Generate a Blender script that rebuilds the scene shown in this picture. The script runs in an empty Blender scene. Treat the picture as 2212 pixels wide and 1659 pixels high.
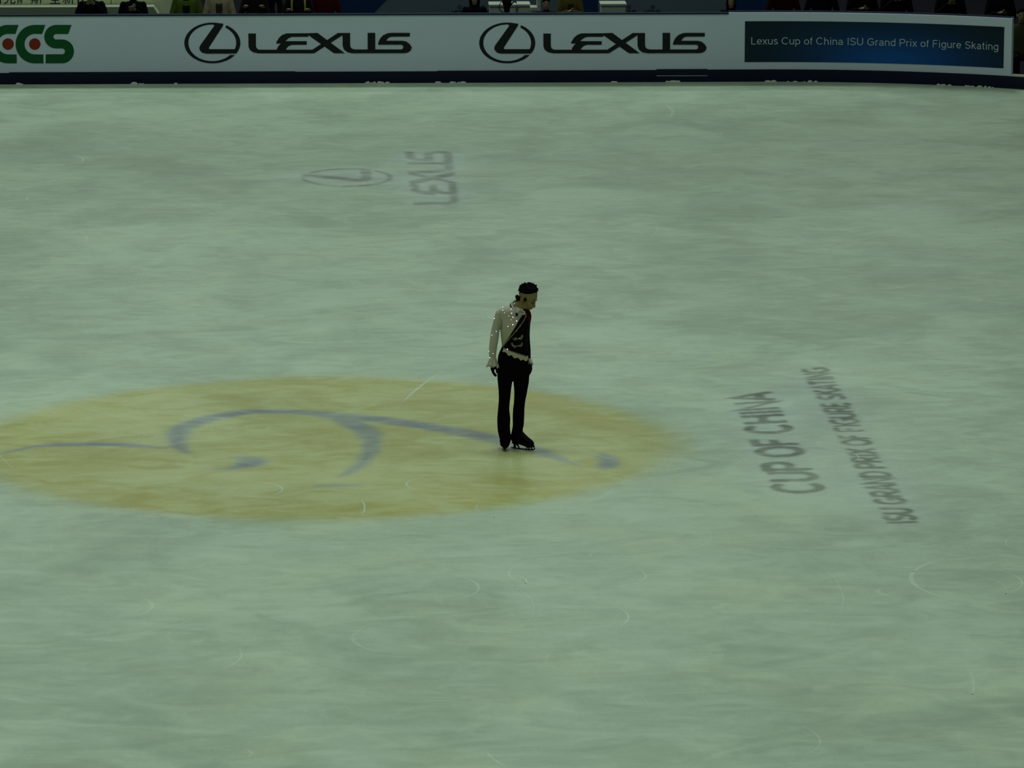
import bpy, bmesh, math, random
import numpy as np
from mathutils import Vector, Matrix
from mathutils.bvhtree import BVHTree
from mathutils.geometry import tessellate_polygon

# ------------------------------------------------------------------ camera, world, lights
SC = bpy.context.scene
COL = SC.collection
IW, IH = 2212, 1659
FPX = 9284.7
CH, CD = 8.891, 42.710
PITCH, YAW, CX = 0.191646, 0.030098, 0.6375
CAM = Vector((CX, -CD, CH))
_c, _s = math.cos(YAW), math.sin(YAW)
FW = Vector((_s*math.cos(PITCH), _c*math.cos(PITCH), -math.sin(PITCH)))
RT = Vector((_c, -_s, 0))
UP = RT.cross(FW)
cd = bpy.data.cameras.new('camera')
cam = bpy.data.objects.new('camera', cd)
COL.objects.link(cam)
cam.matrix_world = Matrix((
    (RT.x, UP.x, -FW.x, CAM.x), (RT.y, UP.y, -FW.y, CAM.y), (RT.z, UP.z, -FW.z, CAM.z), (0, 0, 0, 1)))
cd.sensor_fit = 'HORIZONTAL'
cd.sensor_width = 36.0
cd.lens = FPX*36.0/IW
cd.clip_start, cd.clip_end = 1.0, 400.0
SC.camera = cam

SC.view_settings.view_transform = 'Standard'
SC.view_settings.look = 'None'
SC.view_settings.exposure = 0.0
SC.view_settings.gamma = 1.0
SC.view_settings.use_curve_mapping = False

wd = bpy.data.worlds.new('world'); SC.world = wd
wd.use_nodes = True
wd.node_tree.nodes['Background'].inputs[0].default_value = (0.55, 0.75, 0.70, 1)
wd.node_tree.nodes['Background'].inputs[1].default_value = 0.012

LAMP_W = 138.0
# rows of arena flood lamps under the roof: y, power, beam
for ly, lw, sp in ((-20, .86, 105), (-9, .88, 105), (2, .90, 105), (13, .84, 115), (24, .85, 160), (37, 2.0, 150), (44, 1.6, 160)):
    for i, lx in enumerate((-11, -3.7, 3.7, 11)):
        ld = bpy.data.lights.new('arena_lamp', 'AREA')
        ld.shape = 'SQUARE'; ld.size = 2.6; ld.spread = math.radians(sp)
        ld.energy = LAMP_W*lw*(1.08, 1.03, 0.98, 0.92)[i]
        ld.color = (0.94, 1.0, 1.0)
        lo = bpy.data.objects.new('arena_lamp', ld)
        lo.location = (lx, ly, 15.0)
        COL.objects.link(lo)


def proj(p):
    r = Vector(p) - CAM
    z = r.dot(FW)
    return IW/2 + FPX*r.dot(RT)/z, IH/2 - FPX*r.dot(UP)/z


def ray(px, py):
    return (FW + RT*((px-IW/2)/FPX) + UP*((IH/2-py)/FPX)).normalized()


def on_ice(px, py):
    d = ray(px, py)
    return CAM + d*(-CAM.z/d.z)


def on_y(px, py, y):
    d = ray(px, py)
    return CAM + d*((y-CAM.y)/d.y)


# ------------------------------------------------------------------ helpers
def srgb(r, g, b):
    f = lambda v: v/255/12.92 if v/255 <= 0.04045 else ((v/255+0.055)/1.055)**2.4
    return (f(r), f(g), f(b))


def mat(name, col, rough=0.6, metal=0.0, spec=0.3, vary=0.08, scale=20.0, bump=0.0):
    m = bpy.data.materials.new(name); m.use_nodes = True
    nt = m.node_tree; b = nt.nodes['Principled BSDF']
    b.inputs['Roughness'].default_value = rough
    b.inputs['Metallic'].default_value = metal
    b.inputs['Specular IOR Level'].default_value = spec
    tc = nt.nodes.new('ShaderNodeTexCoord')
    n = nt.nodes.new('ShaderNodeTexNoise'); n.inputs['Scale'].default_value = scale; n.inputs['Detail'].default_value = 4
    nt.links.new(tc.outputs['Object'], n.inputs['Vector'])
    mx = nt.nodes.new('ShaderNodeMix'); mx.data_type = 'RGBA'
    mx.inputs[6].default_value = (*[c*(1-vary) for c in col], 1)
    mx.inputs[7].default_value = (*[min(1, c*(1+vary)) for c in col], 1)
    nt.links.new(n.outputs['Fac'], mx.inputs[0])
    nt.links.new(mx.outputs[2], b.inputs['Base Color'])
    if bump:
        bp = nt.nodes.new('ShaderNodeBump'); bp.inputs['Strength'].default_value = bump
        nt.links.new(n.outputs['Fac'], bp.inputs['Height']); nt.links.new(bp.outputs['Normal'], b.inputs['Normal'])
    return m


def link(name, me, m=None, parent=None, smooth=False):
    o = bpy.data.objects.new(name, me)
    COL.objects.link(o)
    if m is not None:
        for x in (m if isinstance(m, (list, tuple)) else [m]):
            me.materials.append(x)
    if parent is not None:
        o.parent = parent
    if smooth:
        me.polygons.foreach_set('use_smooth', [True]*len(me.polygons))
    return o


def obj(name, bm, m=None, parent=None, smooth=False):
    me = bpy.data.meshes.new(name)
    bm.normal_update(); bm.to_mesh(me); bm.free()
    return link(name, me, m, parent, smooth)


def empty(name, loc=(0, 0, 0)):
    o = bpy.data.objects.new(name, None); COL.objects.link(o)
    o.location = loc; o.empty_display_size = 0.2
    return o


def tag(o, label=None, cat=None, group=None, kind=None):
    if label: o['label'] = label
    if cat: o['category'] = cat
    if group: o['group'] = group
    if kind: o['kind'] = kind
    return o


def box(bm, x0, x1, y0, y1, z0, z1, bev=0.0):
    vs = [bm.verts.new(p) for p in ((x0, y0, z0), (x1, y0, z0), (x1, y1, z0), (x0, y1, z0),
                                    (x0, y0, z1), (x1, y0, z1), (x1, y1, z1), (x0, y1, z1))]
    fs = [bm.faces.new([vs[i] for i in q]) for q in ((3, 2, 1, 0), (4, 5, 6, 7), (0, 1, 5, 4), (1, 2, 6, 5), (2, 3, 7, 6), (3, 0, 4, 7))]
    if bev:
        es = set(e for f in fs for e in f.edges)
        bmesh.ops.bevel(bm, geom=list(es), offset=bev, segments=2, affect='EDGES', profile=0.5)


def loft(bm, rings):
    vr = [[bm.verts.new(p) for p in r] for r in rings]
    n = len(vr[0])
    for a, b in zip(vr, vr[1:]):
        for i in range(n):
            bm.faces.new((a[i], a[(i+1) % n], b[(i+1) % n], b[i]))
    bm.faces.new(vr[0][::-1]); bm.faces.new(vr[-1])


def slices(bm, rows, n=28, ex=2.0):
    """rows: (x, y, z, rx, ry) horizontal elliptical rings from top to bottom or bottom to top"""
    rings = []
    for (x, y, z, rx, ry) in rows:
        r = []
        for i in range(n):
            t = 2*math.pi*i/n
            c, s = math.cos(t), math.sin(t)
            r.append((x+rx*math.copysign(abs(c)**(2/ex), c), y+ry*math.copysign(abs(s)**(2/ex), s), z))
        rings.append(r)
    loft(bm, rings)


def tube(bm, pts, rad, n=12, caps=True):
    """round tube through pts with radius per point, rounded ends"""
    pts = [Vector(p) for p in pts]
    rad = list(rad) if hasattr(rad, '__len__') else [rad]*len(pts)
    if caps:
        d0 = (pts[0]-pts[1]).normalized(); d1 = (pts[-1]-pts[-2]).normalized()
        pts = [pts[0]+d0*rad[0]*0.9, pts[0]+d0*rad[0]*0.6] + pts + [pts[-1]+d1*rad[-1]*0.6, pts[-1]+d1*rad[-1]*0.9]
        rad = [rad[0]*0.3, rad[0]*0.8] + rad + [rad[-1]*0.8, rad[-1]*0.3]
    rings = []
    prev = None
    for i, p in enumerate(pts):
        t = (pts[min(i+1, len(pts)-1)] - pts[max(i-1, 0)]).normalized()
        if prev is None:
            a = t.orthogonal().normalized()
        else:
            a = (prev - t*prev.dot(t)).normalized()
        prev = a
        b = t.cross(a)
        rings.append([p + (a*math.cos(2*math.pi*k/n) + b*math.sin(2*math.pi*k/n))*rad[i] for k in range(n)])
    loft(bm, rings)


def ball(bm, c, r, seg=16, M=None):
    rx, ry, rz = r if hasattr(r, '__len__') else (r, r, r)
    m = Matrix.Translation(c) @ (M.to_4x4() if M else Matrix.Identity(4)) @ Matrix.Diagonal((rx, ry, rz, 1))
    bmesh.ops.create_uvsphere(bm, u_segments=seg, v_segments=max(8, seg*2//3), radius=1.0, matrix=m)


def smooth_pts(pts, k=6):
    """Catmull-Rom through points (tuples of any length)"""
    P = np.array(pts, float); out = []
    for i in range(len(P)-1):
        p0, p1, p2, p3 = P[max(i-1, 0)], P[i], P[i+1], P[min(i+2, len(P)-1)]
        for j in range(k):
            t = j/k
            out.append(0.5*((2*p1)+(-p0+p2)*t+(2*p0-5*p1+4*p2-p3)*t*t+(-p0+3*p1-3*p2+p3)*t**3))
    out.append(P[-1])
    return out


def remesh(bm, voxel, it=3, fac=0.5):
    """union of overlapping closed shapes as one continuous skin"""
    bmesh.ops.recalc_face_normals(bm, faces=bm.faces[:])
    me = bpy.data.meshes.new('tmp'); bm.to_mesh(me); bm.free()
    o = bpy.data.objects.new('tmp', me); COL.objects.link(o)
    r = o.modifiers.new('r', 'REMESH'); r.mode = 'VOXEL'; r.voxel_size = voxel
    s = o.modifiers.new('s', 'SMOOTH'); s.iterations = it; s.factor = fac
    dg = bpy.context.evaluated_depsgraph_get()
    out = bpy.data.meshes.new_from_object(o.evaluated_get(dg))
    bpy.data.objects.remove(o); bpy.data.meshes.remove(me)
    out.polygons.foreach_set('use_smooth', [True]*len(out.polygons))
    return out


def text_mesh(s, font=None):
    """flat triangles of a word, as a list of 2D triangles, plus its bounds"""
    c = bpy.data.curves.new('t', 'FONT'); c.body = s; c.size = 1.0
    c.resolution_u = 6
    if font: c.font = font
    o = bpy.data.objects.new('t', c); COL.objects.link(o)
    dg = bpy.context.evaluated_depsgraph_get(); dg.update()
    me = bpy.data.meshes.new_from_object(o.evaluated_get(dg))
    me.calc_loop_triangles()
    V = np.array([v.co[:2] for v in me.vertices])
    T = [tuple(t.vertices) for t in me.loop_triangles]
    F = [tuple(p.vertices) for p in me.polygons]
    bpy.data.objects.remove(o); bpy.data.curves.remove(c); bpy.data.meshes.remove(me)
    return V, T, F


def arc(cx, cy, rx, ry, a0, a1, n=14):
    return [(cx+rx*math.cos(math.radians(a0+(a1-a0)*i/n)), cy+ry*math.sin(math.radians(a0+(a1-a0)*i/n))) for i in range(n+1)]


# plain sans letter skeletons, capital height 1: advance, strokes
GLYPH = {
    ' ': (.36, []),
    'L': (.66, [[(.10, 1), (.10, .05), (.60, .05)]]),
    'C': (.88, [arc(.45, .5, .38, .45, 42, 318, 24)]),
    'I': (.34, [[(.17, 0), (.17, 1)]]),
    'S': (.78, [arc(.39, .73, .28, .22, 25, 180, 10) + [(.14, .62), (.25, .54), (.52, .46), (.66, .38)] + arc(.38, .27, .30, .22, 10, -160, 12)]),
    'U': (.86, [[(.11, 1), (.11, .36)] + arc(.42, .36, .31, .31, 180, 360) + [(.73, 1)]]),
    'G': (.92, [arc(.46, .5, .38, .45, 45, 305, 24) + [(.80, .18), (.80, .48), (.48, .48)]]),
    'P': (.78, [[(.11, 0), (.11, .95), (.45, .95)] + arc(.45, .70, .25, .25, 90, -90) + [(.11, .45)]]),
    'F': (.70, [[(.11, 0), (.11, .95), (.63, .95)], [(.11, .52), (.55, .52)]]),
    'A': (.80, [[(.03, 0), (.40, 1), (.77, 0)], [(.16, .33), (.64, .33)]]),
    'N': (.86, [[(.11, 0), (.11, 1), (.73, 0), (.73, 1)]]),
    'H': (.86, [[(.11, 0), (.11, 1)], [(.73, 0), (.73, 1)], [(.11, .52), (.73, .52)]]),
    'O': (.94, [arc(.47, .5, .38, .45, 0, 360, 28)]),
    'R': (.82, [[(.11, 0), (.11, .95), (.46, .95)] + arc(.46, .71, .24, .24, 90, -90) + [(.11, .47)], [(.42, .47), (.74, 0)]]),
    'D': (.86, [[(.11, .05), (.11, .95), (.38, .95)] + arc(.38, .5, .37, .45, 90, -90) + [(.11, .05)]]),
    'X': (.78, [[(.05, 0), (.72, 1)], [(.05, 1), (.72, 0)]]),
    'E': (.78, [[(.68, .05), (.11, .05), (.11, .95), (.66, .95)], [(.11, .52), (.60, .52)]]),
    'K': (.80, [[(.11, 0), (.11, 1)], [(.72, 1), (.13, .40)], [(.34, .60), (.76, 0)]]),
    'T': (.72, [[(.03, .95), (.69, .95)], [(.36, 0), (.36, .95)]]),
    'e': (.66, [[(.07, .37), (.59, .37)] + arc(.33, .36, .26, .31, 0, 318, 20)]),
    'x': (.58, [[(.05, 0), (.53, .72)], [(.05, .72), (.53, 0)]]),
    'u': (.66, [[(.10, .72), (.10, .27)] + arc(.32, .27, .22, .22, 180, 345), [(.55, .72), (.55, 0)]]),
    's': (.58, [arc(.29, .54, .20, .14, 20, 180, 8) + [(.13, .46), (.40, .33)] + arc(.29, .19, .21, .14, 40, -165, 10)]),
    'p': (.68, [[(.11, .72), (.11, -.28)], arc(.35, .36, .24, .31, 0, 360, 20)]),
    'o': (.68, [arc(.34, .36, .26, .31, 0, 360, 22)]),
    'f': (.36, [[(.16, 0), (.16, .80)] + arc(.30, .80, .14, .15, 180, 95, 6), [(.03, .69), (.31, .69)]]),
    'h': (.66, [[(.11, 0), (.11, 1)], [(.11, .42)] + arc(.33, .44, .22, .23, 170, 0) + [(.55, 0)]]),
    'n': (.66, [[(.11, 0), (.11, .72)], [(.11, .42)] + arc(.33, .44, .22, .23, 170, 0) + [(.55, 0)]]),
    'i': (.28, [[(.14, 0), (.14, .72)], [(.14, .90), (.14, 1)]]),
    'a': (.66, [arc(.32, .52, .20, .15, 165, 0, 10) + [(.52, .14), (.58, .03)], [(.52, .40), (.28, .37)] + arc(.26, .20, .17, .15, 100, 270, 10) + arc(.30, .28, .22, .23, 270, 350, 6)]),
    'r': (.42, [[(.11, 0), (.11, .72)], [(.11, .45)] + arc(.31, .45, .20, .22, 180, 70, 8)]),
    'd': (.68, [[(.57, 1), (.57, 0)], arc(.33, .36, .24, .31, 0, 360, 20)]),
    'g': (.68, [[(.57, .72), (.57, -.05)] + arc(.33, -.05, .24, .19, 0, -160, 12), arc(.33, .36, .24, .31, 0, 360, 20)]),
    'k': (.60, [[(.11, 0), (.11, 1)], [(.50, .72), (.12, .32)], [(.26, .45), (.55, 0)]]),
    't': (.36, [[(.16, .94), (.16, .15)] + arc(.28, .16, .12, .11, 180, 280, 6), [(.03, .69), (.31, .69)]]),
}


def sans(txt, w=.11, gap=.04):
    """flat letters: vertices and triangles per word"""
    V, T, x = [], [], 0.0
    for ch in txt:
        adv, strokes = GLYPH[ch]
        for st in strokes:
            P = [Vector((x+a, b2)) for a, b2 in st]
            n = len(P); closed = (P[0]-P[-1]).length < 1e-4 and n > 4
            pair = []
            for i in range(n):
                p0 = P[i-1] if i else (P[-2] if closed else P[0]); p1 = P[i+1] if i < n-1 else (P[1] if closed else P[-1])
                d0 = (P[i]-p0); d1 = (p1-P[i])
                d0 = d0.normalized() if d0.length > 1e-9 else d1.normalized()
                d1 = d1.normalized() if d1.length > 1e-9 else d0
                m = (d0+d1)
                m = m.normalized() if m.length > .3 else d0
                k = 1/max(.45, m.dot(d0))
                nn = Vector((-m.y, m.x))*w/2*k
                pair.append((len(V), len(V)+1)); V += [tuple(P[i]+nn), tuple(P[i]-nn)]
            for (a, b2), (c, d) in zip(pair, pair[1:]): T += [(a, b2, d), (a, d, c)]
        x += adv+(gap if ch != ' ' else 0)
    return np.array(V), T


# ------------------------------------------------------------------ ice material (one recipe, shared by the paint in the ice)
def ice_material(name, painted):
    m = bpy.data.materials.new(name); m.use_nodes = True
    nt = m.node_tree; N = nt.nodes; L = nt.links; b = N['Principled BSDF']
    g = N.new('ShaderNodeNewGeometry')

    def noise(scale, detail=4, dist=0.0, stretch=(1, 1, 1), rot=0.0, rough=0.55):
        mp = N.new('ShaderNodeMapping'); mp.inputs['Scale'].default_value = stretch; mp.inputs['Rotation'].default_value = (0, 0, rot)
        L.new(g.outputs['Position'], mp.inputs['Vector'])
        n = N.new('ShaderNodeTexNoise'); n.inputs['Scale'].default_value = scale
        n.inputs['Detail'].default_value = detail; n.inputs['Distortion'].default_value = dist; n.inputs['Roughness'].default_value = rough
        L.new(mp.outputs[0], n.inputs['Vector'])
        return n.outputs['Fac']

    def mth(op, a, c, d=None):
        x = N.new('ShaderNodeMath'); x.operation = op
        for i, v in enumerate((a, c, d)):
            if v is None: continue
            if isinstance(v, (int, float)): x.inputs[i].default_value = v
            else: L.new(v, x.inputs[i])
        return x.outputs[0]

    def mixc(f, c1, c2):
        x = N.new('ShaderNodeMix'); x.data_type = 'RGBA'
        for i, v in ((0, f), (6, c1), (7, c2)):
            if isinstance(v, (int, float)): x.inputs[i].default_value = v
            elif isinstance(v, tuple): x.inputs[i].default_value = (*v, 1)
            else: L.new(v, x.inputs[i])
        return x.outputs[2]

    def ramp(f, lo, hi):
        x = N.new('ShaderNodeMapRange'); x.interpolation_type = 'SMOOTHSTEP'
        L.new(f, x.inputs[0]); x.inputs[1].default_value = lo; x.inputs[2].default_value = hi
        return x.outputs[0]

    n1 = noise(0.16, 3, 0.5)
    n2 = noise(0.60, 5, 0.9, (1.0, 0.8, 1), 0.2)
    n3 = noise(2.3, 5, 1.6, (0.6, 1.0, 1), -0.25)
    n4 = noise(9.0, 4, 2.5, (0.25, 1.0, 1), 0.5, 0.7)
    n5 = noise(9.0, 4, 2.5, (1.0, 0.25, 1), 0.4, 0.7)
    f = mth('ADD', mth('MULTIPLY', n1, 0.26), mth('MULTIPLY', n2, 0.32))
    f = mth('ADD', f, mth('MULTIPLY', n3, 0.27))
    f = mth('ADD', f, mth('MULTIPLY', mth('ADD', n4, n5), 0.08))
    f = ramp(f, 0.37, 0.63)
    tint = ramp(noise(0.6, 3, 0.8), 0.40, 0.62)
    dark = mixc(tint, ICE_DARK_A, ICE_DARK_B)
    lite = mixc(tint, ICE_LITE_A, ICE_LITE_B)
    col = mixc(f, dark, lite)
    if painted:
        ca = N.new('ShaderNodeAttribute'); ca.attribute_name = 'paint'
        aa = N.new('ShaderNodeAttribute'); aa.attribute_name = 'cover'
        wear = ramp(mth('ADD', mth('MULTIPLY', n2, 0.5), mth('MULTIPLY', n3, 0.5)), 0.30, 0.62)   # paint shows less where the ice is scraped white
        wear = mth('SUBTRACT', 1.10, mth('MULTIPLY', wear, 0.42))
        tone = mth('ADD', 0.80, mth('MULTIPLY', f, 0.40))
        x = N.new('ShaderNodeMix'); x.data_type = 'RGBA'; x.blend_type = 'MULTIPLY'; x.inputs[0].default_value = 1.0
        L.new(ca.outputs['Color'], x.inputs[6])
        cmb = N.new('ShaderNodeCombineColor')
        for i in range(3): L.new(tone, cmb.inputs[i])
        L.new(cmb.outputs[0], x.inputs[7])
        al = mth('MINIMUM', mth('MULTIPLY', aa.outputs['Fac'], wear), 1.0)
        col = mixc(al, col, x.outputs[2])
    L.new(col, b.inputs['Base Color'])
    b.inputs['Roughness'].default_value = 0.42
    b.inputs['Specular IOR Level'].default_value = 0.22
    bp = N.new('ShaderNodeBump'); bp.inputs['Strength'].default_value = 0.12; bp.inputs['Distance'].default_value = 0.02
    L.new(n3, bp.inputs['Height']); L.new(bp.outputs[0], b.inputs['Normal'])
    return m


ICE_DARK_A, ICE_DARK_B = (0.366, 0.525, 0.347), (0.371, 0.52, 0.338)
ICE_LITE_A, ICE_LITE_B = (0.554, 0.765, 0.522), (0.564, 0.77, 0.50)
M_ICE = ice_material('ice', False)
M_PAINT = ice_material('painted_ice', True)

# ------------------------------------------------------------------ rink outline
XS, RC, YB = 7.05, 8.4, 30.0             # straight half of the far end, corner radius, far end
ARC = RC*math.pi/2


def bend(u, z, o=0.0):
    """point of the barrier face: u metres along it from the middle of the far end, o metres towards the ice"""
    s = 1 if u >= 0 else -1
    a = abs(u)
    if a <= XS:
        return Vector((u, YB-o, z))
    if a <= XS+ARC:
        t = (a-XS)/RC
        r = RC-o
        return Vector((s*(XS+r*math.sin(t)), YB-RC+r*math.cos(t), z))
    return Vector((s*(XS+RC-o), YB-RC-(a-XS-ARC), z))


def u_at(px, z):
    lo, hi = -16.0, 14.0
    for _ in range(50):
        mid = (lo+hi)/2
        if proj(bend(mid, z))[0] < px: lo = mid
        else: hi = mid
    return (lo+hi)/2


def z_at(px, py, y=YB):
    return on_y(px, py, y).z


# ice
bm = bmesh.new()
vs = []
UE = XS+ARC+52
us = list(np.linspace(-(XS+ARC), XS+ARC, 81))
for u in us: vs.append(bm.verts.new(bend(u, 0.0)))
vs.append(bm.verts.new((XS+RC, -30, 0))); vs.append(bm.verts.new((-XS-RC, -30, 0)))
bm.faces.new(vs[::-1] if False else vs)
bmesh.ops.recalc_face_normals(bm, faces=bm.faces[:])
if bm.faces[:][0].normal.z < 0: bmesh.ops.reverse_faces(bm, faces=bm.faces[:])
floor = obj('floor', bm, M_ICE)
tag(floor, 'pale green skated ice sheet of the rink', None, None, 'structure')

M_SURR = mat('surround_floor', (0.008, 0.009, 0.011), 0.9, spec=0.05, vary=0.2, scale=1.5)
bm = bmesh.new(); box(bm, -26, 26, -30, 52, -0.14, -0.02)
o = obj('floor_surround', bm, M_SURR); tag(o, kind='structure')
M_BACK = mat('hall_wall', (0.012, 0.014, 0.022), 0.8, vary=0.3, scale=0.6)
bm = bmesh.new(); box(bm, -26, 26, 46, 46.3, -0.02, 7)
o = obj('wall_far', bm, M_BACK); tag(o, kind='structure')

# ------------------------------------------------------------------ paint in the ice
def cover_mesh(name, x0, x1, y0, y1, dx, dy, fn, label):
    """fn(X, Y) -> cover 0..1, rgb ; only the painted cells are kept"""
    nx, ny = int((x1-x0)/dx)+1, int((y1-y0)/dy)+1
    X, Y = np.meshgrid(x0+dx*np.arange(nx), y0+dy*np.arange(ny))
    A, C = fn(X, Y)
    keep = (A[:-1, :-1]+A[1:, :-1]+A[:-1, 1:]+A[1:, 1:]) > 0.03
    idx = np.arange(nx*ny).reshape(ny, nx)
    q = np.stack([idx[:-1, :-1], idx[:-1, 1:], idx[1:, 1:], idx[1:, :-1]], -1)[keep]
    used = np.unique(q); rm = np.full(nx*ny, -1); rm[used] = np.arange(len(used))
    co = np.stack([X.ravel(), Y.ravel(), np.full(nx*ny, ZP[0])], 1)[used]
    ZP[0] += 0.00004
    me = bpy.data.meshes.new(name)
    me.from_pydata(co.tolist(), [], rm[q].tolist())
    a = me.attributes.new('cover', 'FLOAT', 'POINT'); a.data.foreach_set('value', A.ravel()[used].astype(np.float32))
    c = me.attributes.new('paint', 'FLOAT_COLOR', 'POINT')
    cc = np.concatenate([C.reshape(-1, 3)[used], np.ones((len(used), 1))], 1).astype(np.float32)
    c.data.foreach_set('color', cc.ravel())
    o = link(name, me, M_PAINT, floor)
    o['label'] = label
    return o


ZP = [0.0002]


def blur(A, sx, sy):
    for ax, s in ((1, sx), (0, sy)):
        r = int(3*s+1)
        k = np.exp(-0.5*(np.arange(-r, r+1)/max(s, 1e-3))**2); k /= k.sum()
        A = np.apply_along_axis(lambda v: np.convolve(v, k, 'full')[r:r+len(v)], ax, A)
    return A


def raster(X, Y, tris):
    A = np.zeros(X.shape)
    x0, y0 = X[0, 0], Y[0, 0]; dx = X[0, 1]-x0; dy = Y[1, 0]-y0
    for t in tris:
        t = np.array(t)
        i0 = max(0, int((t[:, 0].min()-x0)/dx)); i1 = min(X.shape[1], int((t[:, 0].max()-x0)/dx)+2)
        j0 = max(0, int((t[:, 1].min()-y0)/dy)); j1 = min(X.shape[0], int((t[:, 1].max()-y0)/dy)+2)
        if i1 <= i0 or j1 <= j0: continue
        px, py = X[j0:j1, i0:i1], Y[j0:j1, i0:i1]
        s = []
        for k in range(3):
            a, b2 = t[k], t[(k+1) % 3]
            s.append((b2[0]-a[0])*(py-a[1])-(b2[1]-a[1])*(px-a[0]))
        ins = ((s[0] >= 0) & (s[1] >= 0) & (s[2] >= 0)) | ((s[0] <= 0) & (s[1] <= 0) & (s[2] <= 0))
        A[j0:j1, i0:i1] = np.maximum(A[j0:j1, i0:i1], ins)
    return A


def tri_poly(p):
    tr = tessellate_polygon([[Vector((x, y, 0)) for x, y in p]])
    return [[p[i] for i in t] for t in tr]


# ---- logo outlines (shared by barrier adverts and ice), measured in one unit frame, y down
def ell(cx, cy, rx, ry, a0, a1, n=40):
    return [(cx+rx*math.cos(math.radians(a0+(a1-a0)*i/n)), cy+ry*math.sin(math.radians(a0+(a1-a0)*i/n))) for i in range(n+1)]


WORD = [
    [(640, 267), (700, 267), (700, 362), (704, 380), (716, 392), (730, 396), (1150, 396), (1160, 425), (720, 425), (680, 417), (652, 398), (641, 370)],
    [(860, 347), (866, 330), (885, 300), (910, 278), (945, 266), (1125, 265), (1117, 293), (985, 294), (960, 305), (942, 320), (937, 328),
     (1105, 328), (1105, 357), (985, 357), (960, 368), (943, 385), (938, 396), (865, 396), (872, 378), (885, 360), (900, 347)],
    [(1120, 265), (1190, 262), (1408, 424), (1322, 424), (1118, 280)],
    [(1150, 396), (1352, 263), (1450, 263), (1450, 281), (1388, 282), (1162, 425)],
    [(1390, 263), (1450, 263), (1450, 360), (1455, 378), (1470, 390), (1490, 394), (1590, 394), (1590, 262), (1650, 262), (1650, 394), (1860, 394),
     (1872, 385), (1874, 370), (1868, 360), (1855, 356), (1672, 356), (1676, 335), (1690, 305), (1715, 280), (1750, 265), (1775, 262), (1927, 262),
     (1925, 291), (1775, 292), (1755, 302), (1742, 316), (1738, 325), (1870, 325), (1900, 332), (1925, 352), (1940, 375), (1940, 385), (1930, 405),
     (1910, 418), (1880, 423), (1470, 424), (1430, 416), (1402, 395), (1391, 365)],
]
EMBLEM = [
    ell(353, 342, 223, 162, -67, -323.6, 70) + ell(352, 341, 190, 146, -318.4, -80, 70),
    ell(353, 342, 223, 162, -60, 31.6, 30) + [(530, 392)] + ell(352, 341, 191, 146, 20, -57, 30),
    [(362, 196), (425, 186), (437, 190), (441, 200), (432, 214), (330, 372), (324, 384), (332, 392), (532, 392), (546, 400), (543, 427), (300, 427),
     (272, 419), (254, 402), (249, 380), (256, 362), (368, 206)],
]
WORD_BOX = (640, 1940, 262, 425)
EMB_BOX = (130, 577, 180, 505)


def quad_map(q, box_):
    """bilinear map of the outline frame onto a quad of ice points (start-top, end-top, end-base, start-base)"""
    x0, x1, y0, y1 = box_

    def f(p):
        s, t = (p[0]-x0)/(x1-x0), (p[1]-y0)/(y1-y0)
        a = q[0].lerp(q[1], s); b2 = q[3].lerp(q[2], s)
        r = a.lerp(b2, t)
        return (r.x, r.y)
    return f


def lettering(name, tris, dark, label, halo=0.35, cov=0.62, soft=(1.2, 0.9), dx=0.014, dy=0.035):
    P = np.array([p for t in tris for p in t])
    x0, x1 = P[:, 0].min()-0.45, P[:, 0].max()+0.45
    y0, y1 = P[:, 1].min()-0.7, P[:, 1].max()+0.7

    def fn(X, Y):
        A = raster(X, Y, tris)
        # ragged, bled edges of paint under scraped ice
        rng = np.random.default_rng(len(tris))
        Hh = np.clip(blur(A, 0.26/dx, 0.30/dy)*2.4, 0, 1)*halo
        D = np.clip(blur(A, *soft)*1.05, 0, 1)*cov
        w = blur(rng.random(X.shape), 5, 1.2); w = (w-w.mean())/w.std()
        D = np.clip(D*(1+0.22*w), 0, 1)
        a = D+Hh*(1-D)
        cw = np.array((0.55, 0.71, 0.62)); cdk = np.array(dark)
        C = (cdk*D[..., None]+cw*(Hh*(1-D))[..., None])/np.maximum(a, 1e-4)[..., None]
        return a, C
    return cover_mesh(name, x0, x1, y0, y1, dx, dy, fn, label)


# ring and strokes in the middle of the rink
R0 = 3.52
STROKES = [  # pixel x, pixel y, width in metres
    [(7, 980, .04), (41, 971, .09), (85, 963.6, .14), (136, 960, .2), (203, 959, .24), (254, 960, .24), (305, 963.6, .2), (356, 968.5, .07)],
    [(403, 977, .10), (388, 966, .19), (382, 953, .25), (390, 928, .30), (434, 909, .33), (492, 896, .32), (542, 889.5, .29), (610, 889, .28), (678, 892, .30),
     (729, 899, .36), (790, 904, .36), (841, 909, .36), (911, 919, .36), (982, 931, .36), (1052, 945, .33), (1100, 957, .30), (1155, 972, .26), (1194, 986, .18), (1243, 1003, .05)],
    [(735, 900, .30), (768, 918, .32), (795, 936, .27), (803, 955, .20), (795, 982, .18), (776, 1005, .17), (753, 1021, .12), (730, 1031, .03)],
    [(444, 1012, .03), (490, 1012.5, .10), (522, 1007, .24), (545, 999, .36), (535, 991, .22), (505, 988.5, .05)],
    [(690, 1050, .09), (730, 1049, .13), (768, 1048, .07)],
    [(1303, 979, .06), (1308, 988, .22), (1316, 997, .24), (1311, 1007, .2), (1303, 1014, .04)],
]
stroke_w = []
for s in STROKES:
    w = []
    for (px, py, wd_) in smooth_pts(s, 8):
        p = on_ice(px, py); w.append((p.x, p.y, wd_*0.46))
    stroke_w.append(np.array(w))


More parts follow.
